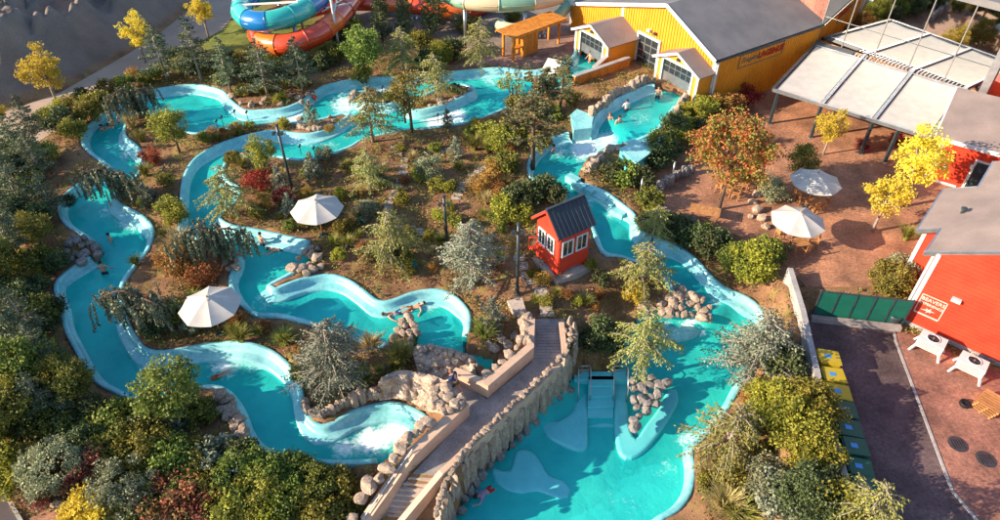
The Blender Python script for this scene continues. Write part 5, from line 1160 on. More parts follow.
for s_ in range(3):
    r = np.random.default_rng(100+s_)
    q, B_ = fronds(r, 4.4, 1.5, 70, 1.0, .12, .08, .55, .17, .085, .15, .8); species('spruce', q, conifer_trunk(4.4, .10, B_, .08, .12), L_spruce, M_palebark)
    q, B_ = branches_conifer(r, 1.9, .62, 70, .0, 20, .15, .07, .1, .25, .8); species('dwarf', q, conifer_trunk(1.9, .06, B_, 0, .25), L_blue)
    q, B_ = fronds(r, 3.8, 2.15, 46, .9, .30, .50, .62, .16, .07, .75, .55, .14, .07); species('deodar', q, conifer_trunk(3.8, .12, B_, .5, .3, 46), L_deodar, M_palebark)
    q, B_ = fronds(r, 4.2, 2.1, 84, .9, .18, .14, .68, .13, .08, .28, .5, .14, .075); species('cedar', q, conifer_trunk(4.2, .13, B_, .06, .16, 52), L_blue, M_palebark)
    q, B_ = branches_conifer(r, 5.2, .85, 170, -.25, 26, .17, .08, .2, .45, .45, .7); species('columnar', q, conifer_trunk(5.2, .1, B_, 0, .4), L_dark)
    # pine: bare trunk, irregular tufted limbs
    Q_ = []; m = MB(); hh = 6.0; m.tube([(0, 0, -.3), (.08, .03, 3), (.0, .06, hh)], [.15, .11, .03], 7)
    for i in range(24):
        z = hh*(.28+.70*(i/24)); a = r.uniform(0, 6.28); L_ = (1.9*(1-.6*(i/24)))*r.uniform(.6, 1.1); d = np.array([math.cos(a), math.sin(a), .18]); m.tube([(0, 0, z), tuple(d*L_*.9+np.array([0, 0, z]))], [.04, .012], 4)
        for u in (.45, .65, .85, 1.0):
            for _ in range(3):
                c = d*L_*u+np.array([0, 0, z])+r.normal(size=3)*.20; k = 26; dd = rnd(r, k); dd[:, 2] = np.abs(dd[:, 2])*.7; Q_.append(leafquads(c+dd*.13, dd, np.full(k, .24), np.full(k, .07), r))
    species('pine', np.concatenate(Q_), m, L_pine, M_bark)
    # weeping cedar: arched leader with hanging curtains
    Q_ = []; m = MB(); arch = catmull([(0, 0, -.2), (.1, .0, 1.2), (.05, .1, 2.0), (-.5, .1, 2.55), (-1.2, .15, 2.45), (-1.9, .2, 2.1)], .2); m.tube(arch, list(np.linspace(.13, .03, len(arch))), 7)
    arch2 = catmull([(.05, .1, 1.9), (.5, -.3, 2.3), (1.0, -.5, 2.15), (1.35, -.6, 1.8)], .2); m.tube(arch2, list(np.linspace(.08, .025, len(arch2))), 6)
    pts = list(arch[6:])+list(arch2[2:])
    for p in pts:
        for _ in range(6):
            o = p+np.array([r.normal()*.28, r.normal()*.38, r.normal()*.07]); Ls = r.uniform(.6, max(.7, min(1.9, o[2]-.1))); k = int(Ls*24)+5; u = np.linspace(0, 1, k); sw = r.normal(size=2)*.12
            c = np.stack([o[0]+sw[0]*u+r.normal(size=k)*.035, o[1]+sw[1]*u+r.normal(size=k)*.035, o[2]-Ls*u], 1); ax = r.normal(size=(k, 3))*.45+np.array([0, 0, -1]); Q_.append(leafquads(c, ax, r.uniform(.14, .24, k), r.uniform(.09, .14, k), r))
            m.tube([tuple(p), tuple(o), tuple(c[-1])], [.012, .012, .005], 3, False)
    species('weeping', np.concatenate(Q_), m, L_weep)
    for key, lm, kw in (('yellowtree', L_yellow, dict(ncl=50, R=1.55, rz=1.7, zc=2.9, per=80, leaf=.14, cl=.38, shell=.35)), ('redtree', L_redtree, dict(ncl=130, R=2.5, rz=2.1, zc=3.9, per=95, leaf=.15, cl=.5)), ('greentree', L_green, dict(ncl=62, R=1.6, rz=1.7, zc=2.5, per=75, leaf=.17, cl=.5)), ('olivetree', L_olive, dict(ncl=56, R=1.5, rz=1.6, zc=2.4, per=75, leaf=.16, cl=.5)), ('sparse', L_olive, dict(ncl=34, R=1.2, rz=1.6, zc=2.4, per=42, leaf=.15, cl=.4))):
        q, cs = blob_crown(r, **kw); m = MB(); limbs(m, kw['zc'], cs, r, .10, n=12); species(key, q, m, lm, M_palebark if key in ('yellowtree',) else M_bark)
    for key, lm, kw in (('bush', L_green, {}), ('darkbush', L_dark, {}), ('olivebush', L_olive, {}), ('ygbush', L_ygreen, {}), ('redbush', L_red, dict(leaf=.10)), ('rustbush', L_rust, dict(leaf=.11)), ('pinkbush', L_pink, dict(leaf=.11)), ('silverbush', L_silver, dict(leaf=.10, ncl=40, per=80, cl=.32)), ('bluebush', L_blue, dict(leaf=.13)), ('bushbig', L_green, BIG), ('darkbig', L_dark, BIG), ('olivebig', L_olive, BIG), ('ygbig', L_ygreen, BIG), ('silverbig', L_silver, dict(BIG, leaf=.12, ncl=110, per=90, cl=.36)), ('goldbush', L_yellow, dict(leaf=.13))):
        a = dict(ncl=30, R=.95, rz=.72, zc=.70, per=70, leaf=.145, cl=.36); a.update(kw); q, cs = blob_crown(r, **a); m = MB()
        for c in cs[:8]: m.tube([(c[0]*.1, c[1]*.1, -.15), (c[0]*.5, c[1]*.5, c[2]*.5), tuple(c)], [.03, .02, .008], 4)
        species(key, q, m, lm)
    for key, lm, n_, hh in (('grass', L_grass, 230, .95), ('tangrass', L_tan, 260, 1.1)):
        Q_ = []
        for i in range(n_):
            a = r.uniform(0, 6.28); d = np.array([math.cos(a), math.sin(a)]); L_ = hh*r.uniform(.6, 1.15); lean = r.uniform(.15, .8); b0 = d*r.uniform(0, .12); W_ = .022; sd = np.array([-d[1], d[0]]); P_ = []
            for u in (0, .4, .75, 1.0): P_.append((b0+d*lean*L_*u*u*.95, L_*(u-.42*lean*u*u)))
            for (p, z), (p2, z2), w0, w1 in zip(P_, P_[1:], (W_, W_*.9, W_*.6), (W_*.9, W_*.6, .004)):
                Q_.append([[*(p-sd*w0), z], [*(p+sd*w0), z], [*(p2+sd*w1), z2], [*(p2-sd*w1), z2]])
        species(key, np.array(Q_), None, lm)
NAMES = dict(spruce='spruce_tree', dwarf='dwarf_spruce', deodar='deodar_cedar', cedar='blue_cedar', columnar='columnar_tree', pine='pine_tree', weeping='weeping_cedar', yellowtree='yellow_tree', redtree='autumn_tree', greentree='broadleaf_tree', olivetree='broadleaf_tree', sparse='sapling', grass='grass_tuft', tangrass='grass_tuft')
cnt = {}
def plant(key, px, py, label, s=1.0, rz=None, group=None, sxy=1.0, tilt=(0, 0), z=None):
    if key in ('bush', 'darkbush', 'olivebush', 'ygbush', 'silverbush') and s >= 1.4: key = {'bush': 'bushbig', 'darkbush': 'darkbig', 'olivebush': 'olivebig', 'ygbush': 'ygbig', 'silverbush': 'silverbig'}[key]; s *= .53
    L_ = SPEC[key]; k = cnt.get(key, 0); cnt[key] = k+1; cm, tm = L_[k % len(L_)]
    p = PG(px, py) if z is None else P(px, py, z); rz = random.uniform(0, 6.28) if rz is None else rz; cat = 'tree' if key in ('spruce', 'deodar', 'cedar', 'columnar', 'pine', 'weeping', 'yellowtree', 'redtree', 'greentree', 'olivetree', 'sparse', 'dwarf') else ('grass' if 'grass' in key else 'shrub')
    name = NAMES.get(key, 'shrub'); sc3 = (s*sxy, s*sxy, s)
    if tm is None:
        o = link(bpy.data.objects.new(name, cm)); o.location = p; o.rotation_euler = (0, 0, rz); o.scale = sc3; return tag(o, label, cat, group)
    t = tag(empty(name, p, rz), label, cat, group); t.scale = sc3; t.rotation_euler = (tilt[0], tilt[1], rz)
    link(bpy.data.objects.new('crown' if cat == 'tree' else 'foliage', cm), t); link(bpy.data.objects.new('trunk' if cat == 'tree' else 'stems', tm), t); return t
T_ = plant
# upper left belt
T_('yellowtree', 146, 63, 'bright yellow tree on the path edge above the spruces', 1.05); T_('yellowtree', 60, 108, 'bright yellow tree on the path edge facing the gravel yard', 1.2); T_('yellowtree', 209, 38, 'slender yellow tree standing on the sandy path beside the slides', 1.0)
T_('yellowtree', 6, 133, 'small yellow tree at the far end of the sandy path', .6)
T_('spruce', 168, 82, 'blue green spruce nearest the yellow path tree', 1.15); T_('spruce', 202, 82, 'tall blue green spruce, second in the row above the pool', 1.25); T_('spruce', 231, 92, 'blue green spruce, third in the row above the pool', 1.05)
T_('spruce', 268, 96, 'broad spruce right below the curve of the red slide', 1.1, sxy=1.2); T_('spruce', 303, 92, 'spruce above the tan rocks, last in the spruce row', 1.05)
T_('weeping', 140, 118, 'weeping blue cedar arching over the upper left river bend', 1.0, 1.0)
for x, y, k, s in ((40,150,'spruce',1.0),(75,118,'olivebush',1.2),(88,108,'darkbush',1.2),(100,112,'olivebush',1.3),(112,96,'olivebush',1.1),(90,122,'olivebush',1.1),(128,92,'olivebush',1.1),(150,84,'olivebush',1.0),(160,78,'ygbush',.9),(66,130,'darkbush',1.3),(78,138,'olivebush',1.1),(185,74,'olivebush',1.2),(178,66,'darkbush',1.2),(50,126,'olivebush',1.1),(136,80,'rustbush',.8),(60,112,'ygbush',.8),(192,68,'darkbush',1.3),(215,76,'olivebush',1.1),(245,72,'olivebush',1.3),(252,84,'darkbush',1.1),(228,68,'darkbush',1.2),(285,80,'darkbush',1.3),(280,62,'bush',1.2),(245,95,'olivebush',.7),(222,84,'ygbush',.7)):
    T_(k, x, y, {'spruce': 'dark spruce at the river end of the hedge beside the sandy path', 'olivebush': 'olive shrub in the hedge between sandy path and river', 'darkbush': 'dark shrub in the hedge between sandy path and river', 'ygbush': 'yellow green shrub in the hedge between sandy path and river', 'rustbush': 'rust coloured shrub in the hedge below the yellow path tree', 'bush': 'leafy green shrub on the lawn under the red slide'}[k], s, group='hedge along the sandy path')
# behind the upper river
T_('columnar', 383, 42, 'tall dark columnar conifer nearest the red slide', 1.1); T_('columnar', 406, 40, 'dark columnar conifer between the slide supports', 1.0); T_('columnar', 430, 38, 'dark columnar conifer beside the orange slide', 1.1, sxy=.9); T_('columnar', 440, 30, 'dark columnar conifer behind the yellow green bush', 1.0)
T_('greentree', 366, 80, 'rounded green tree on the upper river bank', 1.15); T_('olivebush', 363, 82, 'pale yellow shrub at the foot of the rounded green tree', 1.0)
T_('bush', 335, 62, 'broad light green shrub behind the upper river', 1.4); T_('darkbush', 345, 44, 'dark shrub under the red slide bend', 1.5); T_('darkbush', 322, 70, 'dark low shrub left of the broad light green shrub', 1.1); T_('bush', 350, 30, 'small shrub below the red slide', 1.3); T_('darkbush', 300, 70, 'dark shrub between the last two spruces', 1.3)
T_('deodar', 404, 74, 'drooping green cedar on the shaded bank behind the upper river', 1.05); T_('deodar', 436, 101, 'drooping green cedar standing on the river island', 1.05); T_('deodar', 481, 69, 'drooping green cedar on the deck beside the timber kiosk', 1.15)
T_('ygbush', 440, 62, 'bright yellow green shrub between two drooping cedars', 1.5); T_('darkbush', 452, 58, 'dark shrub behind the bright yellow green shrub', 1.3); T_('bush', 470, 35, 'green shrub below the tan slide', 1.4); T_('olivebush', 420, 48, 'olive shrub between the columnar conifers', 1.2); T_('darkbush', 425, 66, 'dark shrub beside the drooping cedar trunk', 1.1); T_('bush', 512, 22, 'round green shrub under the level tan slide', 1.1); T_('silverbush', 462, 30, 'silvery shrub below the green slide', 1.2)
T_('rustbush', 372, 98, 'rusty shrub on the first river island', .6); T_('bush', 388, 99, 'low green shrub on the first river island', .5); T_('rustbush', 420, 105, 'rusty low shrub on the cedar island', .55); T_('darkbush', 455, 93, 'dark low shrub on the cedar island', .6)
T_('dwarf', 313, 127, 'dwarf blue spruce on the rock edged island', 1.15)
T_('pine', 533, 165, 'tall open pine with a bare trunk in the upper garden', 1.15); T_('pine', 560, 112, 'grey green pine beside the orange planter wall', .72); T_('sparse', 512, 120, 'thin leafy sapling at the upper river edge', 1.1)
for x, y, s in ((500,150,1.4),(515,140,1.3),(548,120,1.2),(505,172,1.2),(540,150,1.0),(488,140,1.1),(572,104,.8)): T_('olivebush' if s != 1.2 else 'bush', x, y, 'olive shrub beneath the tall open pine' if s != 1.2 else 'leafy green shrub beneath the tall open pine', s, group='shrubs beneath the pine')
# middle strip between the rivers
T_('deodar', 373, 142, 'broad dark drooping cedar over the river fork', 1.15); T_('sparse', 412, 132, 'thin autumn sapling beside the broad drooping cedar', 1.35); T_('sparse', 405, 120, 'thin sapling on the river bank left of the cedar island', 1.0)
T_('deodar', 371, 192, 'small drooping cedar with a visible trunk above the mid garden parasol', .85); T_('olivetree', 266, 172, 'slender olive tree between the lamp post and the river', .75)
T_('dwarf', 314, 180, 'dwarf blue spruce right of the tall lamp post', 1.15); T_('dwarf', 282, 192, 'dwarf blue spruce left of the tall lamp post', 1.05); T_('dwarf', 456, 161, 'dwarf blue spruce in the upper garden beds', 1.0); T_('dwarf', 291, 215, 'dwarf blue spruce beside the deep red shrub', .9); T_('dwarf', 448, 130, 'dwarf blue spruce on the bank below the cedar island', .9)
T_('redbush', 259, 190, 'bright red shrub below the slender olive tree', 1.15); T_('redbush', 285, 205, 'deep red shrub at the lamp post foot', .85); T_('redbush', 153, 163, 'dark red shrub beside the left river bend', .95); T_('rustbush', 262, 210, 'rusty spreading shrub above the pale flume', .9); T_('olivebush', 258, 218, 'olive low shrub above the pale flume', .7)
for x, y, k, s in ((233,163,'ygbush',.7),(243,168,'grass',1.1),(213,137,'rustbush',.6),(224,138,'rustbush',.6),(238,131,'rustbush',.55),(205,142,'olivebush',.6),(283,127,'goldbush',.5),(250,129,'olivebush',.5),(330,132,'rustbush',.5)): T_(k, x, y, {'ygbush': 'yellow green shrub at the inner bend of the middle river', 'grass': 'green grass tuft at the inner bend of the middle river', 'rustbush': 'rusty low shrub on the strip between the two rivers', 'olivebush': 'olive low shrub on the strip between the two rivers', 'goldbush': 'golden low shrub on the strip between the two rivers'}[k], s, group='plants on the river strip')
T_('deodar', 234, 216, 'yellow green drooping cedar leaning over the middle river', 1.0, 2.5); T_('weeping', 222, 262, 'grey weeping cedar hanging over the rocks of the middle river', 1.1, .6); T_('weeping', 122, 200, 'weeping cedar bridging the narrow left river', .98, .3); T_('weeping', 152, 328, 'weeping blue cedar reaching over the lower left river', 1.08, .1)
T_('olivetree', 180, 153, 'leafy green tree between the left river bends', .95); T_('bush', 165, 128, 'green shrub on the spit above the left river bends', .9); T_('tangrass', 133, 128, 'pale straw grass clump on the spit above the left river', 1.3); T_('grass', 142, 142, 'yellowing grass clump below the pale straw grass', 1.1); T_('tangrass', 180, 252, 'straw grass clump beside the grey weeping cedar', 1.5)
T_('olivebush', 172, 215, 'olive shrub between the left and middle rivers', 1.0); T_('dwarf', 151, 207, 'dwarf blue spruce inside the left river bend', 1.0); T_('rustbush', 185, 275, 'orange spreading shrub above the left parasol', 1.4); T_('rustbush', 170, 265, 'rusty shrub left of the orange spreading shrub', 1.0); T_('rustbush', 205, 283, 'golden orange shrub beside the shaded rocks', 1.1); T_('ygbush', 178, 222, 'yellow shrub along the middle river wall', .9)
T_('olivebush', 172, 322, 'olive shrub under the weeping blue cedar', 1.0); T_('darkbush', 158, 334, 'dark shrub under the weeping blue cedar', .9); T_('silverbush', 195, 330, 'silvery shrub left of the left parasol pole', .75); T_('grass', 242, 342, 'yellow green grass tuft right of the left parasol', 1.2); T_('grass', 236, 336, 'small grass tuft at the left parasol pole', 1.0)
T_('grass', 146, 176, 'grass tuft beside the dark red shrub', 1.1); T_('grass', 137, 265, 'grass tuft at the river wall below the rocks', .8); T_('olivebush', 167, 185, 'olive shrub above the dwarf spruce', .7)
T_('cedar', 338, 388, 'grey blue cedar with a bare trunk above the pale flume', 1.12); T_('olivebush', 302, 378, 'olive shrub under the grey blue cedar', .7); T_('ygbush', 340, 372, 'yellow shrub beside the bare cedar trunk', .5); T_('grass', 285, 345, 'yellow grass tuft left of the grey blue cedar', 1.2); T_('tangrass', 372, 352, 'straw grass clump beside the promontory rocks', 1.2); T_('grass', 402, 362, 'bright green grass clump below the promontory rocks', 1.5); T_('grass', 364, 384, 'green grass clump right of the bare cedar trunk', 1.3); T_('grass', 395, 372, 'small grass clump left of the carved rock face', 1.0)
T_('dwarf', 492, 330, 'dwarf blue spruce beside the deck wall', 1.25); T_('grass', 484, 338, 'green grass clump beside the dwarf spruce', 1.4)
T_('deodar', 393, 266, 'drooping cedar on the slope above the pale flume', 1.1); T_('bush', 402, 262, 'green shrub under the drooping cedar above the pale flume', .9); T_('cedar', 472, 287, 'grey blue cedar standing in the mid garden', 1.1)
for x, y, k, s in ((357,222,'tangrass',1.1),(368,218,'silverbush',1.0),(310,225,'ygbush',.9),(320,222,'olivebush',1.0),(345,232,'olivebush',.7),(430,178,'silverbush',1.2),(422,180,'ygbush',.8),(436,190,'olivebush',.7),(475,150,'grass',1.4),(488,152,'grass',1.2),(340,198,'ygbush',.6),(350,172,'olivebush',.7),(325,160,'silverbush',.8),(440,245,'grass',1.0),(430,240,'ygbush',.5),(410,248,'grass',1.0),(455,225,'olivebush',.6),(490,180,'rustbush',1.1),(480,192,'rustbush',.9),(497,195,'rustbush',.8),(335,246,'grass',.9),(348,248,'grass',1.0),(478,130,'ygbush',.7),(470,136,'bush',.7),(380,185,'darkbush',.7),(500,262,'grass',.8),(585,305,'grass',.9),(578,304,'ygbush',.4)):
    T_(k, x, y, {'tangrass': 'straw grass clump in the mid garden beds', 'silverbush': 'silvery shrub in the mid garden beds', 'ygbush': 'yellow green shrub in the mid garden beds', 'olivebush': 'olive shrub in the mid garden beds', 'grass': 'green grass clump in the mid garden beds', 'rustbush': 'rust orange shrub left of the river by the pine', 'bush': 'green shrub in the mid garden beds', 'darkbush': 'dark shrub in the mid garden beds'}[k], s, group='mid garden planting')
# around the hut
for x, y, k, s in ((515,208,'darkbush',1.3),(530,202,'darkbush',1.2),(545,197,'darkbush',1.2),(555,203,'darkbush',1.0),(505,215,'ygbush',1.1),(520,222,'ygbush',.9),(500,205,'rustbush',.9),(590,268,'ygbush',.5),(600,285,'darkbush',.7)): T_(k, x, y, {'darkbush': 'dense dark shrub behind the red hut', 'ygbush': 'yellow green shrub beside the red hut', 'rustbush': 'rust coloured shrub left of the red hut'}[k], s, group='shrubs round the red hut')
T_('deodar', 640, 292, 'drooping cedar on the bank right of the red hut', 1.0); T_('deodar', 640, 362, 'large drooping yellow green cedar overhanging the splash pool', 1.05, z=-1.4); T_('goldbush', 632, 300, 'golden shrub between the two large drooping cedars', .9); T_('darkbush', 600, 335, 'dark shrub under the large drooping cedar', 1.0); T_('darkbush', 588, 350, 'dark low shrub at the pool entry hollow', .9); T_('darkbush', 612, 352, 'dark shrub behind the pool handrails', .9)
# right of the river
T_('redtree', 719, 210, 'large red and orange turning tree in the patio hollow', 1.2); 
for x, y, k, s in ((640,188,'darkbush',1.2),(625,185,'bush',1.3),(612,182,'darkbush',1.0),(655,165,'darkbush',1.3),(668,160,'darkbush',1.2),(660,150,'bush',1.1),(680,140,'bush',1.4),(690,125,'ygbush',1.5),(702,118,'ygbush',1.4),(715,115,'rustbush',1.3),(730,112,'rustbush',1.3),(745,105,'redbush',1.3),(695,140,'darkbush',1.3),(672,132,'darkbush',1.1),(648,208,'bush',1.1),(655,225,'ygbush',1.0),(664,232,'darkbush',1.0),(676,238,'darkbush',1.2),(690,245,'darkbush',1.2),(704,254,'darkbush',1.2),(715,250,'darkbush',1.1),(645,228,'darkbush',.8),(700,240,'bush',.9)):
    T_(k, x, y, {'darkbush': 'dark shrub on the bank between the right river and the patio', 'bush': 'green shrub on the bank between the right river and the patio', 'ygbush': 'yellow green shrub at the corner of the pool house', 'rustbush': 'rusty shrub along the side of the pool house', 'redbush': 'red shrub along the side of the pool house'}[k], s, group='bank planting right of the river')
T_('ygbush', 750, 276, 'large yellow green bush between the flume and the patio', 1.9); T_('bush', 735, 270, 'leafy green bush left of the large yellow green bush', 1.5); T_('bush', 765, 262, 'leafy green bush beside the sunlit parasol', 1.4); T_('deodar', 652, 240, 'small pale drooping cedar beside the right river', .7)
T_('olivetree', 795, 185, 'yellow green young tree beside the dappled parasol', .85); T_('yellowtree', 823, 155, 'bright yellow young tree in front of the pergola', .85); T_('yellowtree', 872, 232, 'bright yellow patio tree with low hanging crown', 1.05); T_('yellowtree', 897, 208, 'tall bright yellow patio tree near the red annex', 1.35)
T_('tangrass', 760, 192, 'straw grass clump above the patio edge boulders', 1.5); T_('silverbush', 772, 200, 'silvery grassy shrub beside the dappled parasol', 1.1); T_('tangrass', 745, 185, 'straw grass clump below the turning tree', 1.2)
T_('olivebush', 885, 290, 'loose olive shrub at the end of the green fence', 1.5, z=0); T_('silverbush', 896, 280, 'pale shrub against the red side bay', 1.2, z=0); T_('grass', 905, 240, 'green tuft at the eave of the red building', 1.2, z=0); T_('redbush', 862, 150, 'small dark red shrub below the pergola', .7, z=0); T_('redbush', 895, 145, 'small dark red shrub near the last pergola post', .7, z=0)
T_('cedar', 748, 385, 'broad grey blue cedar leaning over the splash pool bank', 1.25); T_('deodar', 722, 462, 'drooping cedar on the bark bed beside the splash pool', 1.15)
T_('ygbush', 790, 440, 'large yellow green bush on the bank above the bins', 2.0, sxy=.95); T_('ygbush', 806, 462, 'yellow green bush overhanging the concrete wall', 1.6); T_('ygbush', 772, 415, 'yellow green bush below the broad grey blue cedar', 1.7); T_('ygbush', 806, 418, 'yellow green bush at the concrete wall beside the bins', 1.7); T_('olivebush', 757, 405, 'olive shrub below the broad grey blue cedar', 1.0)
T_('rustbush', 752, 405, 'rusty grass like shrub at the cedar foot', 1.1); T_('bluebush', 775, 505, 'blue grey shrub at the bottom of the bark bed', 1.5); T_('silverbush', 765, 490, 'silvery shrub in the bark bed', 1.3); T_('olivebush', 735, 485, 'olive shrub in the bark bed', 1.2); T_('tangrass', 722, 512, 'long grass clump at the splash pool rim', 1.6); T_('grass', 735, 518, 'green grass clump at the splash pool rim', 1.7); T_('deodar', 855, 535, 'yellow green drooping conifer at the lower end of the concrete wall', 1.0); T_('darkbush', 800, 508, 'dark shrub beside the concrete wall', 1.7); T_('darkbush', 780, 372, 'dark shrub behind the broad grey blue cedar', 1.3); T_('olivebush', 755, 455, 'small olive shrub on the bark bed', .7); T_('darkbush', 812, 500, 'dark shrub under the yellow green conifer', 1.5); T_('ygbush', 830, 515, 'golden green shrub beside the drooping conifer', 1.3)
# left belt
rr2 = random.Random(5)
belt = [(45,180,'spruce',1.25),(25,165,'spruce',1.1),(12,190,'spruce',1.1),(55,212,'spruce',1.0),(28,215,'spruce',1.15),(8,232,'spruce',1.15),(45,250,'olivetree',1.0),(20,262,'spruce',1.2),(60,270,'darkbush',1.2),(5,290,'greentree',1.1),(25,305,'darkbush',1.4),(12,330,'spruce',1.15),(40,345,'spruce',1.2),(18,362,'spruce',1.2),(52,372,'spruce',1.1),(35,395,'greentree',1.05),(8,400,'olivetree',1.0),(68,392,'olivetree',.9),(85,402,'greentree',.9),(55,420,'spruce',1.1),(25,430,'olivetree',1.0),(100,420,'darkbush',1.4),(78,435,'darkbush',1.5),(110,435,'olivebush',1.5),(5,445,'olivetree',1.0),(38,460,'olivebush',1.6),(10,470,'ygbush',1.5),(20,490,'ygbush',1.3),(40,488,'rustbush',1.3),(60,310,'darkbush',.9),(50,330,'darkbush',1.0),(42,290,'darkbush',1.0),(70,205,'darkbush',.8)]
lab = {'spruce': 'dark blue green spruce in the dense belt along the left river', 'greentree': 'leafy green tree in the dense belt along the left river', 'olivetree': 'olive leafed tree in the dense belt along the left river', 'darkbush': 'dark undergrowth shrub in the belt along the left river', 'olivebush': 'olive shrub in the belt along the left river', 'ygbush': 'yellow shrub at the road edge of the left belt', 'rustbush': 'rusty shrub at the road edge of the left belt'}
for x, y, k, s in belt: T_(k, x, y, lab[k], s*(.74 if x > 35 else .88), group='belt along the left river')
for x, y in scat([(0,165),(30,140),(62,185),(48,215),(52,262),(45,300),(58,335),(75,370),(95,392),(130,410),(170,425),(200,445),(120,440),(60,440),(0,440)], 52, 10):
    k = random.choice(['darkbush', 'olivebush', 'bush', 'bush', 'darkbush', 'dwarf']); s = random.uniform(.8, 1.35)
    if fr_at(PG(x, y).x, PG(x, y).y, DW) < .9: continue
    T_(k, x, y, {'darkbush': 'dark undergrowth shrub', 'olivebush': 'olive undergrowth shrub', 'bush': 'green undergrowth shrub', 'dwarf': 'young blue spruce'}[k]+' filling the left belt', s, group='undergrowth of the left belt')
T_('greentree', 183, 420, 'round leafy tree standing between the lower river bends', 1.0, sxy=1.05); T_('bush', 160, 418, 'green bush left of the round leafy tree', 1.0); T_('bush', 205, 420, 'green bush right of the round leafy tree', .9)
low = [(125,455,'bush',1.6),(150,462,'olivebush',1.7),(138,478,'ygbush',1.2),(175,470,'bush',1.6),(200,468,'bush',1.5),(225,475,'bluebush',1.5),(245,482,'bush',1.6),(215,492,'olivebush',1.5),(270,482,'bush',1.4),(295,488,'bush',1.5),(318,492,'bush',1.4),(338,500,'olivebush',1.2),(262,502,'olivebush',1.5),(290,508,'bush',1.5),(235,512,'olivebush',1.3),(320,515,'olivebush',1.3),(190,492,'bush',1.4),(275,520,'ygbush',1.1),(345,518,'bush',1.0),(95,455,'darkbush',1.5),(150,440,'darkbush',1.2),(245,462,'darkbush',1.0),(300,472,'darkbush',.8)]
for x, y, k, s in low: T_(k, x, y, {'bush': 'green bush in the shrubbery below the lowest river bend', 'olivebush': 'olive bush in the shrubbery below the lowest river bend', 'ygbush': 'yellow green bush in the shrubbery below the lowest river bend', 'bluebush': 'blue grey bush in the shrubbery below the lowest river bend', 'darkbush': 'dark bush in the shrubbery below the lowest river bend'}[k], s, group='shrubbery below the lowest bend')
T_('silverbush', 65, 482, 'large round silvery shrub with red shrubs on both sides', 1.9); T_('silverbush', 132, 500, 'large round silvery shrub at the row of pale rocks', 1.9)
for x, y, s in ((98,480,1.4),(92,495,1.2),(165,505,1.3),(190,508,1.4),(208,510,1.2),(45,500,1.0),(110,490,1.1),(178,500,1.2),(52,480,1.0)): T_('pinkbush', x, y, 'pink red flowering shrub beside the silvery shrubs', s, group='pink shrubs')
T_('goldbush', 92, 518, 'bright yellow shrub at the front of the row of pale rocks', 1.2); T_('goldbush', 102, 522, 'bright yellow shrub spilling onto the paving', 1.1); T_('bush', 145, 512, 'green bush between the large silvery shrub and the pink shrubs', 1.2)

mid = [(245,168),(300,175),(350,170),(400,150),(470,135),(520,150),(500,200),(520,240),(500,300),(440,275),(400,280),(340,262),(310,235),(250,218)]
left_ = [(150,190),(178,160),(178,230),(160,260),(150,230),(125,195)]; lowm = [(150,270),(225,280),(235,310),(270,320),(300,330),(380,352),(400,372),(330,395),(300,360),(250,335),(170,338),(140,320)]
for pl_, n_, wh in ((mid, 62, 'central garden beds'), (left_, 8, 'beds between the left and middle rivers'), (lowm, 26, 'beds above the lowest flume'), ([(200,140),(250,131),(295,126),(290,129),(240,136),(205,148)], 7, 'strip between the two upper rivers'), ([(180,100),(330,108),(345,90),(330,80),(250,92)], 10, 'bank below the spruces'), ([(520,270),(600,290),(630,300),(600,320),(570,318),(520,300)], 9, 'bed between hut and bridge'), ([(705,470),(745,470),(760,440),(730,430),(760,400),(790,470),(760,510),(710,515)], 10, 'bark bed beside the splash pool')):
    for x, y in scat(pl_, n_, 7):
        k = random.choice(['grass', 'grass', 'tangrass', 'rustbush', 'olivebush', 'ygbush', 'bush']); s = random.uniform(.35, .7)
        if fr_at(PG(x, y).x, PG(x, y).y, DW) < .5: continue
        T_(k, x, y, {'grass': 'small green grass tuft', 'tangrass': 'small straw grass tuft', 'rustbush': 'small rust coloured shrublet', 'olivebush': 'small olive shrublet', 'ygbush': 'small yellow green shrublet', 'bush': 'small green shrublet'}[k]+' scattered in the '+wh, s*(1.3 if 'grass' in k else 1), group='small plants in the '+wh)
# low plants and leaf litter over the beds (nobody could count these)
def scatter(name, n_, m, leaf, seed, zoff, label, pred):
    r = np.random.default_rng(seed); X_, Y_ = r.uniform(-34, 34, n_*3), r.uniform(10, 58, n_*3)
    ok = [i for i in range(n_*3) if pred(X_[i], Y_[i])][:n_]; C_ = np.array([(X_[i], Y_[i], ground(X_[i], Y_[i])+zoff*r.random()) for i in ok]); k = len(C_)
    ax = rnd(r, k); ax[:, 2] *= .35 if zoff < .1 else 1; o = link(bpy.data.objects.new(name, quadmesh(name, leafquads(C_, ax, r.uniform(.6, 1.4, k)*leaf, r.uniform(.4, .8, k)*leaf, r), m)))
    o['label'] = label; return stuff(o)
free = (DW > .35) & (zn > .1) & (dy_ > 0)
CL = fbm(X, Y, .55, 21, 4)
scatter('leaf_litter', 26000, L_litter, .13, 31, .05, 'dry fallen leaves and bark chips scattered over the beds', lambda x, y: fr_at(x, y, free))
PATX = sdf(zones[0][0], X, Y)
scatter('fallen_leaves', 3500, L_litter, .12, 33, .07, 'dry fallen leaves blown over the patio paving', lambda x, y: fr_at(x, y, PATX) < -.1 and fr_at(x, y, CL) > -.05)
scatter('low_plants', 80000, L_cover, .14, 32, .30, 'low mixed ground cover in the planted beds', lambda x, y: fr_at(x, y, free) and fr_at(x, y, CL) > -.04)
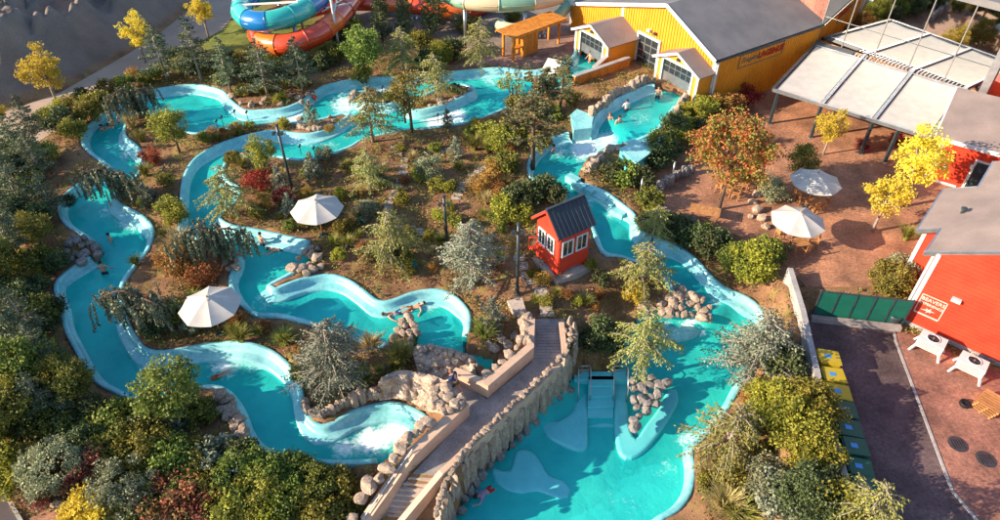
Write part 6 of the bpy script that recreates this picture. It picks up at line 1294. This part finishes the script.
# ------------------------------------------------------------ people
def skinmesh(name, J, E_, R_, m, root=0, sub=1):
    me = bpy.data.meshes.new('tmp'); me.from_pydata([tuple(p) for p in J], E_, []); o = bpy.data.objects.new('tmp', me); sc.collection.objects.link(o)
    o.modifiers.new('s', 'SKIN'); d = me.skin_vertices[0].data
    for i, r_ in enumerate(R_): d[i].radius = (r_, r_) if not hasattr(r_, '__len__') else r_; d[i].use_root = (i == root)
    q = o.modifiers.new('u', 'SUBSURF'); q.levels = sub; dg = bpy.context.evaluated_depsgraph_get()
    out = bpy.data.meshes.new_from_object(o.evaluated_get(dg)); bpy.data.objects.remove(o); out.name = name; out.materials.clear(); out.materials.append(m); out.shade_smooth(); return out
#      pelvis chest neck headbase headmid headtop | Lsh Lel Lwr  Rsh Rel Rwr | Lhip Lkn Lan Lto  Rhip Rkn Ran Rto
POSE = {
 'stand': [(0,0,.95),(0,.02,1.28),(0,.02,1.47),(0,.03,1.55),(0,.05,1.64),(0,.04,1.73), (-.19,.02,1.40),(-.30,.08,1.15),(-.32,.25,.98), (.19,.02,1.40),(.30,.08,1.15),(.34,.22,.98), (-.10,0,.90),(-.11,.03,.50),(-.12,0,.09),(-.13,.15,.04), (.10,0,.90),(.11,.04,.50),(.12,0,.09),(.13,.15,.04)],
 'reach': [(0,0,.95),(0,.10,1.26),(0,.16,1.43),(0,.19,1.50),(0,.24,1.58),(0,.26,1.67), (-.19,.13,1.37),(-.30,.32,1.20),(-.28,.56,1.05), (.19,.13,1.37),(.26,.22,1.10),(.30,.40,.92), (-.10,0,.90),(-.12,.16,.52),(-.12,.02,.09),(-.12,.17,.04), (.10,0,.90),(.11,-.06,.50),(.12,-.24,.10),(.12,-.10,.03)],
 'swim': [(0,0,-.06),(0,.36,.0),(0,.56,.05),(0,.64,.09),(0,.72,.14),(0,.79,.18), (-.19,.48,.0),(-.34,.72,-.05),(-.22,.98,-.06), (.19,.48,.0),(.40,.56,-.06),(.52,.80,-.08), (-.10,-.07,-.07),(-.14,-.48,-.12),(-.16,-.90,-.10),(-.16,-1.06,-.12), (.10,-.07,-.07),(.16,-.46,-.16),(.18,-.86,-.10),(.18,-1.02,-.12)],
 'float': [(0,0,-.02),(0,.34,.02),(0,.54,.08),(0,.62,.12),(0,.70,.17),(0,.77,.22), (-.19,.46,.04),(-.42,.34,.0),(-.58,.14,-.02), (.19,.46,.04),(.44,.42,.0),(.62,.26,-.02), (-.10,-.08,.0),(-.16,-.46,.08),(-.18,-.86,.0),(-.18,-.94,.12), (.10,-.08,.0),(.18,-.46,.05),(.24,-.86,.0),(.24,-.94,.12)],
 'dive': [(0,0,-.10),(0,.34,-.28),(0,.52,-.36),(0,.60,-.38),(0,.68,-.40),(0,.75,-.42), (-.19,.46,-.32),(-.26,.76,-.42),(-.20,1.0,-.46), (.19,.46,-.32),(.26,.76,-.42),(.20,1.0,-.46), (-.09,-.07,-.06),(-.10,-.48,.06),(-.08,-.90,.16),(-.08,-1.06,.20), (.09,-.07,-.06),(.11,-.48,.02),(.13,-.90,.10),(.13,-1.06,.14)]}
EDG = [(0,1),(1,2),(2,3),(3,4),(4,5),(1,6),(6,7),(7,8),(1,9),(9,10),(10,11),(0,12),(12,13),(13,14),(14,15),(0,16),(16,17),(17,18),(18,19)]
RAD = [(.15,.10),(.16,.105),.055,.065,.092,.05,.062,.044,.032,.062,.044,.032,.085,.058,.040,.030,.085,.058,.040,.030]
def hand(mb, w, e_, up):
    """palm, four fingers and a thumb past the wrist w, coming from the elbow e_"""
    d = (Vector(w)-Vector(e_)).normalized(); s = d.cross(up).normalized(); n_ = s.cross(d); M = Matrix((d, s, n_)).transposed(); w = Vector(w)
    mb.box(w+d*.05, (.10, .085, .032), M=M)
    for i, L_ in enumerate((.065, .078, .072, .055)):
        o = w+d*.095+s*(-.033+i*.022); k = o+d*L_*.55-n_*.004; mb.tube([o, k, k+d*L_*.45-n_*.022], [.010, .0095, .007], 5)
    o = w+d*.03+s*.045; mb.tube([o, o+s*.03+d*.025, o+s*.04+d*.055-n_*.01], [.012, .011, .008], 5)
MC = {}
def cloth(c):
    if c not in MC: MC[c] = mat('cloth_%d' % len(MC), c, None, .8, 6, .1, 60, fine=.15)
    return MC[c]
BODY = {}
def person(px, py, z, pose, rot, label, shorts=(.03, .04, .08), shirt=None, hair=(.03, .02, .015), s=1.0, group=None, skin=None):
    J = [Vector(p) for p in POSE[pose]]; t = tag(empty('person', P(px, py, z), rot), label, 'person', group); t.scale = (s, s, s)
    if pose not in BODY:
        me = skinmesh('body', J, EDG, RAD, M_skin); mb = MB()
        for w, e_ in ((8, 7), (11, 10)): hand(mb, J[w], J[e_], Vector((0, 0, 1)) if pose != 'stand' else Vector((0, 1, .2)))
        hd = (J[5]-J[3]).normalized(); fwd = Vector((0, 1, 0)); fwd = (fwd-hd*fwd.dot(hd)).normalized(); fwd = fwd if fwd.length > .1 else Vector((0, 0, 1)); sd = fwd.cross(hd)
        if pose in ('swim', 'dive'): fwd = (Vector((0, .8, -.6))-hd*Vector((0, .8, -.6)).dot(hd)).normalized()
        if pose == 'float': fwd = (Vector((0, -.2, 1))-hd*Vector((0, -.2, 1)).dot(hd)).normalized()
        sd = fwd.cross(hd); c = J[4]; mb.tube([c+fwd*.08+hd*.02, c+fwd*.118-hd*.02], [.010, .017], 6)
        for k in (-1, 1): mb.box(c+sd*k*.098, (.025, .02, .06), M=Matrix((fwd, sd, hd)).transposed())
        bm = bmesh.new(); bm.from_mesh(me); off = len(bm.verts); vs_ = [bm.verts.new(v) for v in mb.v]
        for f_ in mb.f: bm.faces.new([vs_[i] for i in f_])
        bm.to_mesh(me); bm.free(); me.shade_smooth()
        sh = skinmesh('shorts', [J[0]+(J[1]-J[0])*.28, J[0], J[12], J[12].lerp(J[13], .72), J[16], J[16].lerp(J[17], .72)], [(0, 1), (1, 2), (2, 3), (1, 4), (4, 5)], [(.16, .115), (.165, .115), .098, .088, .098, .088], M_black, 1)
        st = skinmesh('shirt', [J[0]+(J[1]-J[0])*.12, J[1], J[2], J[6], J[6].lerp(J[7], .75), J[9], J[9].lerp(J[10], .75)], [(0, 1), (1, 2), (1, 3), (3, 4), (1, 5), (5, 6)], [(.165, .118), (.175, .12), .07, .078, .07, .078, .07], M_black, 1)
        hm = MB(); up_ = hd*.9-fwd*.42; up_.normalize(); a_ = up_.orthogonal().normalized(); b_ = up_.cross(a_); V_ = []; F_ = []; N = 12
        for i in range(6):
            th = i/5*1.75
            for j in range(N):
                ph = 6.2832*j/N; V_.append(c+hd*.012-fwd*.008+(up_*math.cos(th)+(a_*math.cos(ph)+b_*math.sin(ph))*math.sin(th))*.113*(1+.04*math.sin(5*ph+i)))
        for i in range(5):
            for j in range(N): F_.append((i*N+j, (i+1)*N+j, (i+1)*N+(j+1) % N, i*N+(j+1) % N))
        hr = mesh('hair', V_, F_, M_black, True); BODY[pose] = (me, sh, st, hr)
    me, sh, st, hr = BODY[pose]; link(bpy.data.objects.new('body', me), t)
    for nm, src, c in (('shorts', sh, shorts), ('shirt', st, shirt), ('hair', hr, hair)):
        if c is None: continue
        m2 = src.copy(); m2.materials[0] = cloth(c); link(bpy.data.objects.new(nm, m2), t)
    return t
W = lambda x, y: lvl(x, y)
def sw_(x, y, pose, rot, label, dz=0, **k): person(x, y, W(x, y)+dz, pose, rot, label, **k)
person(457, 394, -.39, 'reach', 1.2, 'person in a dark blue shirt and brown shorts leaning on the wall at the bridge', shorts=(.16, .09, .05), shirt=(.02, .04, .12), hair=(.20, .10, .05), s=1.05)
sw_(118, 254, 'stand', 2.2, 'dark haired swimmer chest deep in the left river above the wall', -1.1); sw_(110, 283, 'stand', .2, 'bare backed swimmer in dark shorts standing in the left river', -.75)
sw_(109, 144, 'stand', 1.2, 'swimmer neck deep in the upper left river bend', -1.25); sw_(118, 123, 'swim', 2.4, 'swimmer gliding beside the straw grass in the upper left river'); sw_(113, 127, 'swim', 2.0, 'second swimmer trailing behind in the upper left river', hair=(.10, .05, .02))
sw_(317, 111, 'stand', 2.6, 'person in an orange red shirt standing in the upper river rapids', -.9, shirt=(.55, .06, .02)); sw_(265, 254, 'stand', -.6, 'swimmer with dark trunks holding a partner by the hand in the middle river', -.7); sw_(280, 249, 'swim', 1.8, 'partner floating beside the swimmer with dark trunks', .05)
sw_(212, 378, 'dive', 2.0, 'diving swimmer with only the legs above the water', .05, shorts=(.30, .12, .05)); sw_(396, 313, 'float', 1.9, 'bather lying back at the inner wall of the curled river end', .04, shorts=(.03, .06, .15)); sw_(412, 308, 'float', -1.2, 'bather lying beside another at the curled river end', .04, shorts=(.25, .08, .03))
sw_(238, 154, 'swim', -1.4, 'swimmer with red hair at the wall of the middle river', hair=(.35, .05, .03)); sw_(656, 106, 'stand', 3.0, 'bare backed swimmer in dark shorts nearest the yellow porch', -.65); sw_(625, 120, 'stand', .2, 'swimmer in a white patterned top in the porch pool', -.8, shirt=(.6, .6, .62)); sw_(608, 133, 'stand', 2.9, 'first of two bathers leaning on the weir', -.75, hair=(.2, .1, .04)); sw_(617, 136, 'stand', 3.4, 'second of two bathers leaning on the weir', -.8)
sw_(553, 165, 'stand', 1.0, 'swimmer neck deep below the weir', -1.2); sw_(553, 178, 'swim', 1.6, 'swimmer in red shorts drifting toward the narrow river', shorts=(.5, .06, .03)); sw_(488, 490, 'swim', 2.2, 'swimmer in red shorts and striped top floating in the splash pool', .05, shorts=(.5, .02, .03), shirt=(.35, .25, .35)); sw_(589, 70, 'stand', 2.0, 'bather standing in the gate below the left porch', -.8, shorts=(.5, .05, .02)); sw_(681, 92, 'stand', 2.6, 'pale bather wading out of the right porch gate', -.6, shorts=(.1, .15, .3))
# folded white sail on the deck and small bench, gate scanner
b = MB(); L_ = [P(541, 71, 1.05), P(556, 76, 1.05), P(562, 61, 2.0), P(548, 58, 2.0)]; b.slab(L_, .06); tag(b.build('shade_sail', M_canvas), 'small white canvas screen leaning at the deck edge', 'canvas')

# ------------------------------------------------------------ say which of the look-alikes it is: name the landmark next to it
LAND = [('the red hut', 563, 255), ('the left parasol', 221, 325), ('the mid garden parasol', 323, 230), ('the lamp by the red shrubs', 293, 190), ('the lamp by the hut', 517, 290), ('the grey blue cedar', 472, 280), ('the cedar trunk over the flume', 338, 385), ('the carved rock face', 415, 395), ('the promontory rocks', 402, 335), ('the river island', 445, 98), ('the spruce island', 315, 126), ('the boulder heap dam', 675, 302), ('the sunlit parasol', 790, 240), ('the dappled parasol', 808, 205), ('the turning tree', 718, 205), ('the pergola', 850, 130), ('the retaining wall', 672, 180), ('the porch pool', 650, 115), ('the weir', 610, 142), ('the open pine', 533, 160), ('the stone slab path', 395, 195), ('the short slab path', 468, 182), ('the stairway', 395, 500), ('the whirling end pool', 380, 440), ('the leafy tree', 183, 415), ('the shaded bank rocks', 82, 250), ('the road corner', 10, 500), ('the silvery shrubs', 100, 490), ('the sandy path end', 20, 140), ('the yellow path trees', 100, 90), ('the red slide', 300, 50), ('the row of spruces', 215, 80), ('the straw grass spit', 133, 125), ('the narrow left river', 120, 195), ('the weeping cedar', 150, 320), ('the dwarf spruce', 492, 328), ('the bridge end', 548, 312), ('the bins', 835, 430), ('the splash pool rim', 700, 480), ('the pool steps', 600, 380), ('the pale flume', 340, 275), ('the swimming couple', 272, 252), ('the river fork', 370, 140), ('the middle river bend', 190, 180), ('the lowest bend', 280, 465)]
LW = [(n_, PG(a, b)) for n_, a, b in LAND]; byl = {}
for o in sc.collection.objects:
    if o.parent is None and 'label' in o and 'group' in o and o.get('category') in ('shrub', 'grass', 'tree', 'spotlight'): byl.setdefault(o['label'], []).append(o)
for lb, L_ in byl.items():
    if len(L_) < 2: continue
    for o in L_:
        nm = min(((l_[1]-o.location).length, l_[0]) for l_ in LW if l_[0].split()[-1] not in lb)[1]
        if len((lb+' near '+nm).split()) <= 16: o['label'] = lb+' near '+nm
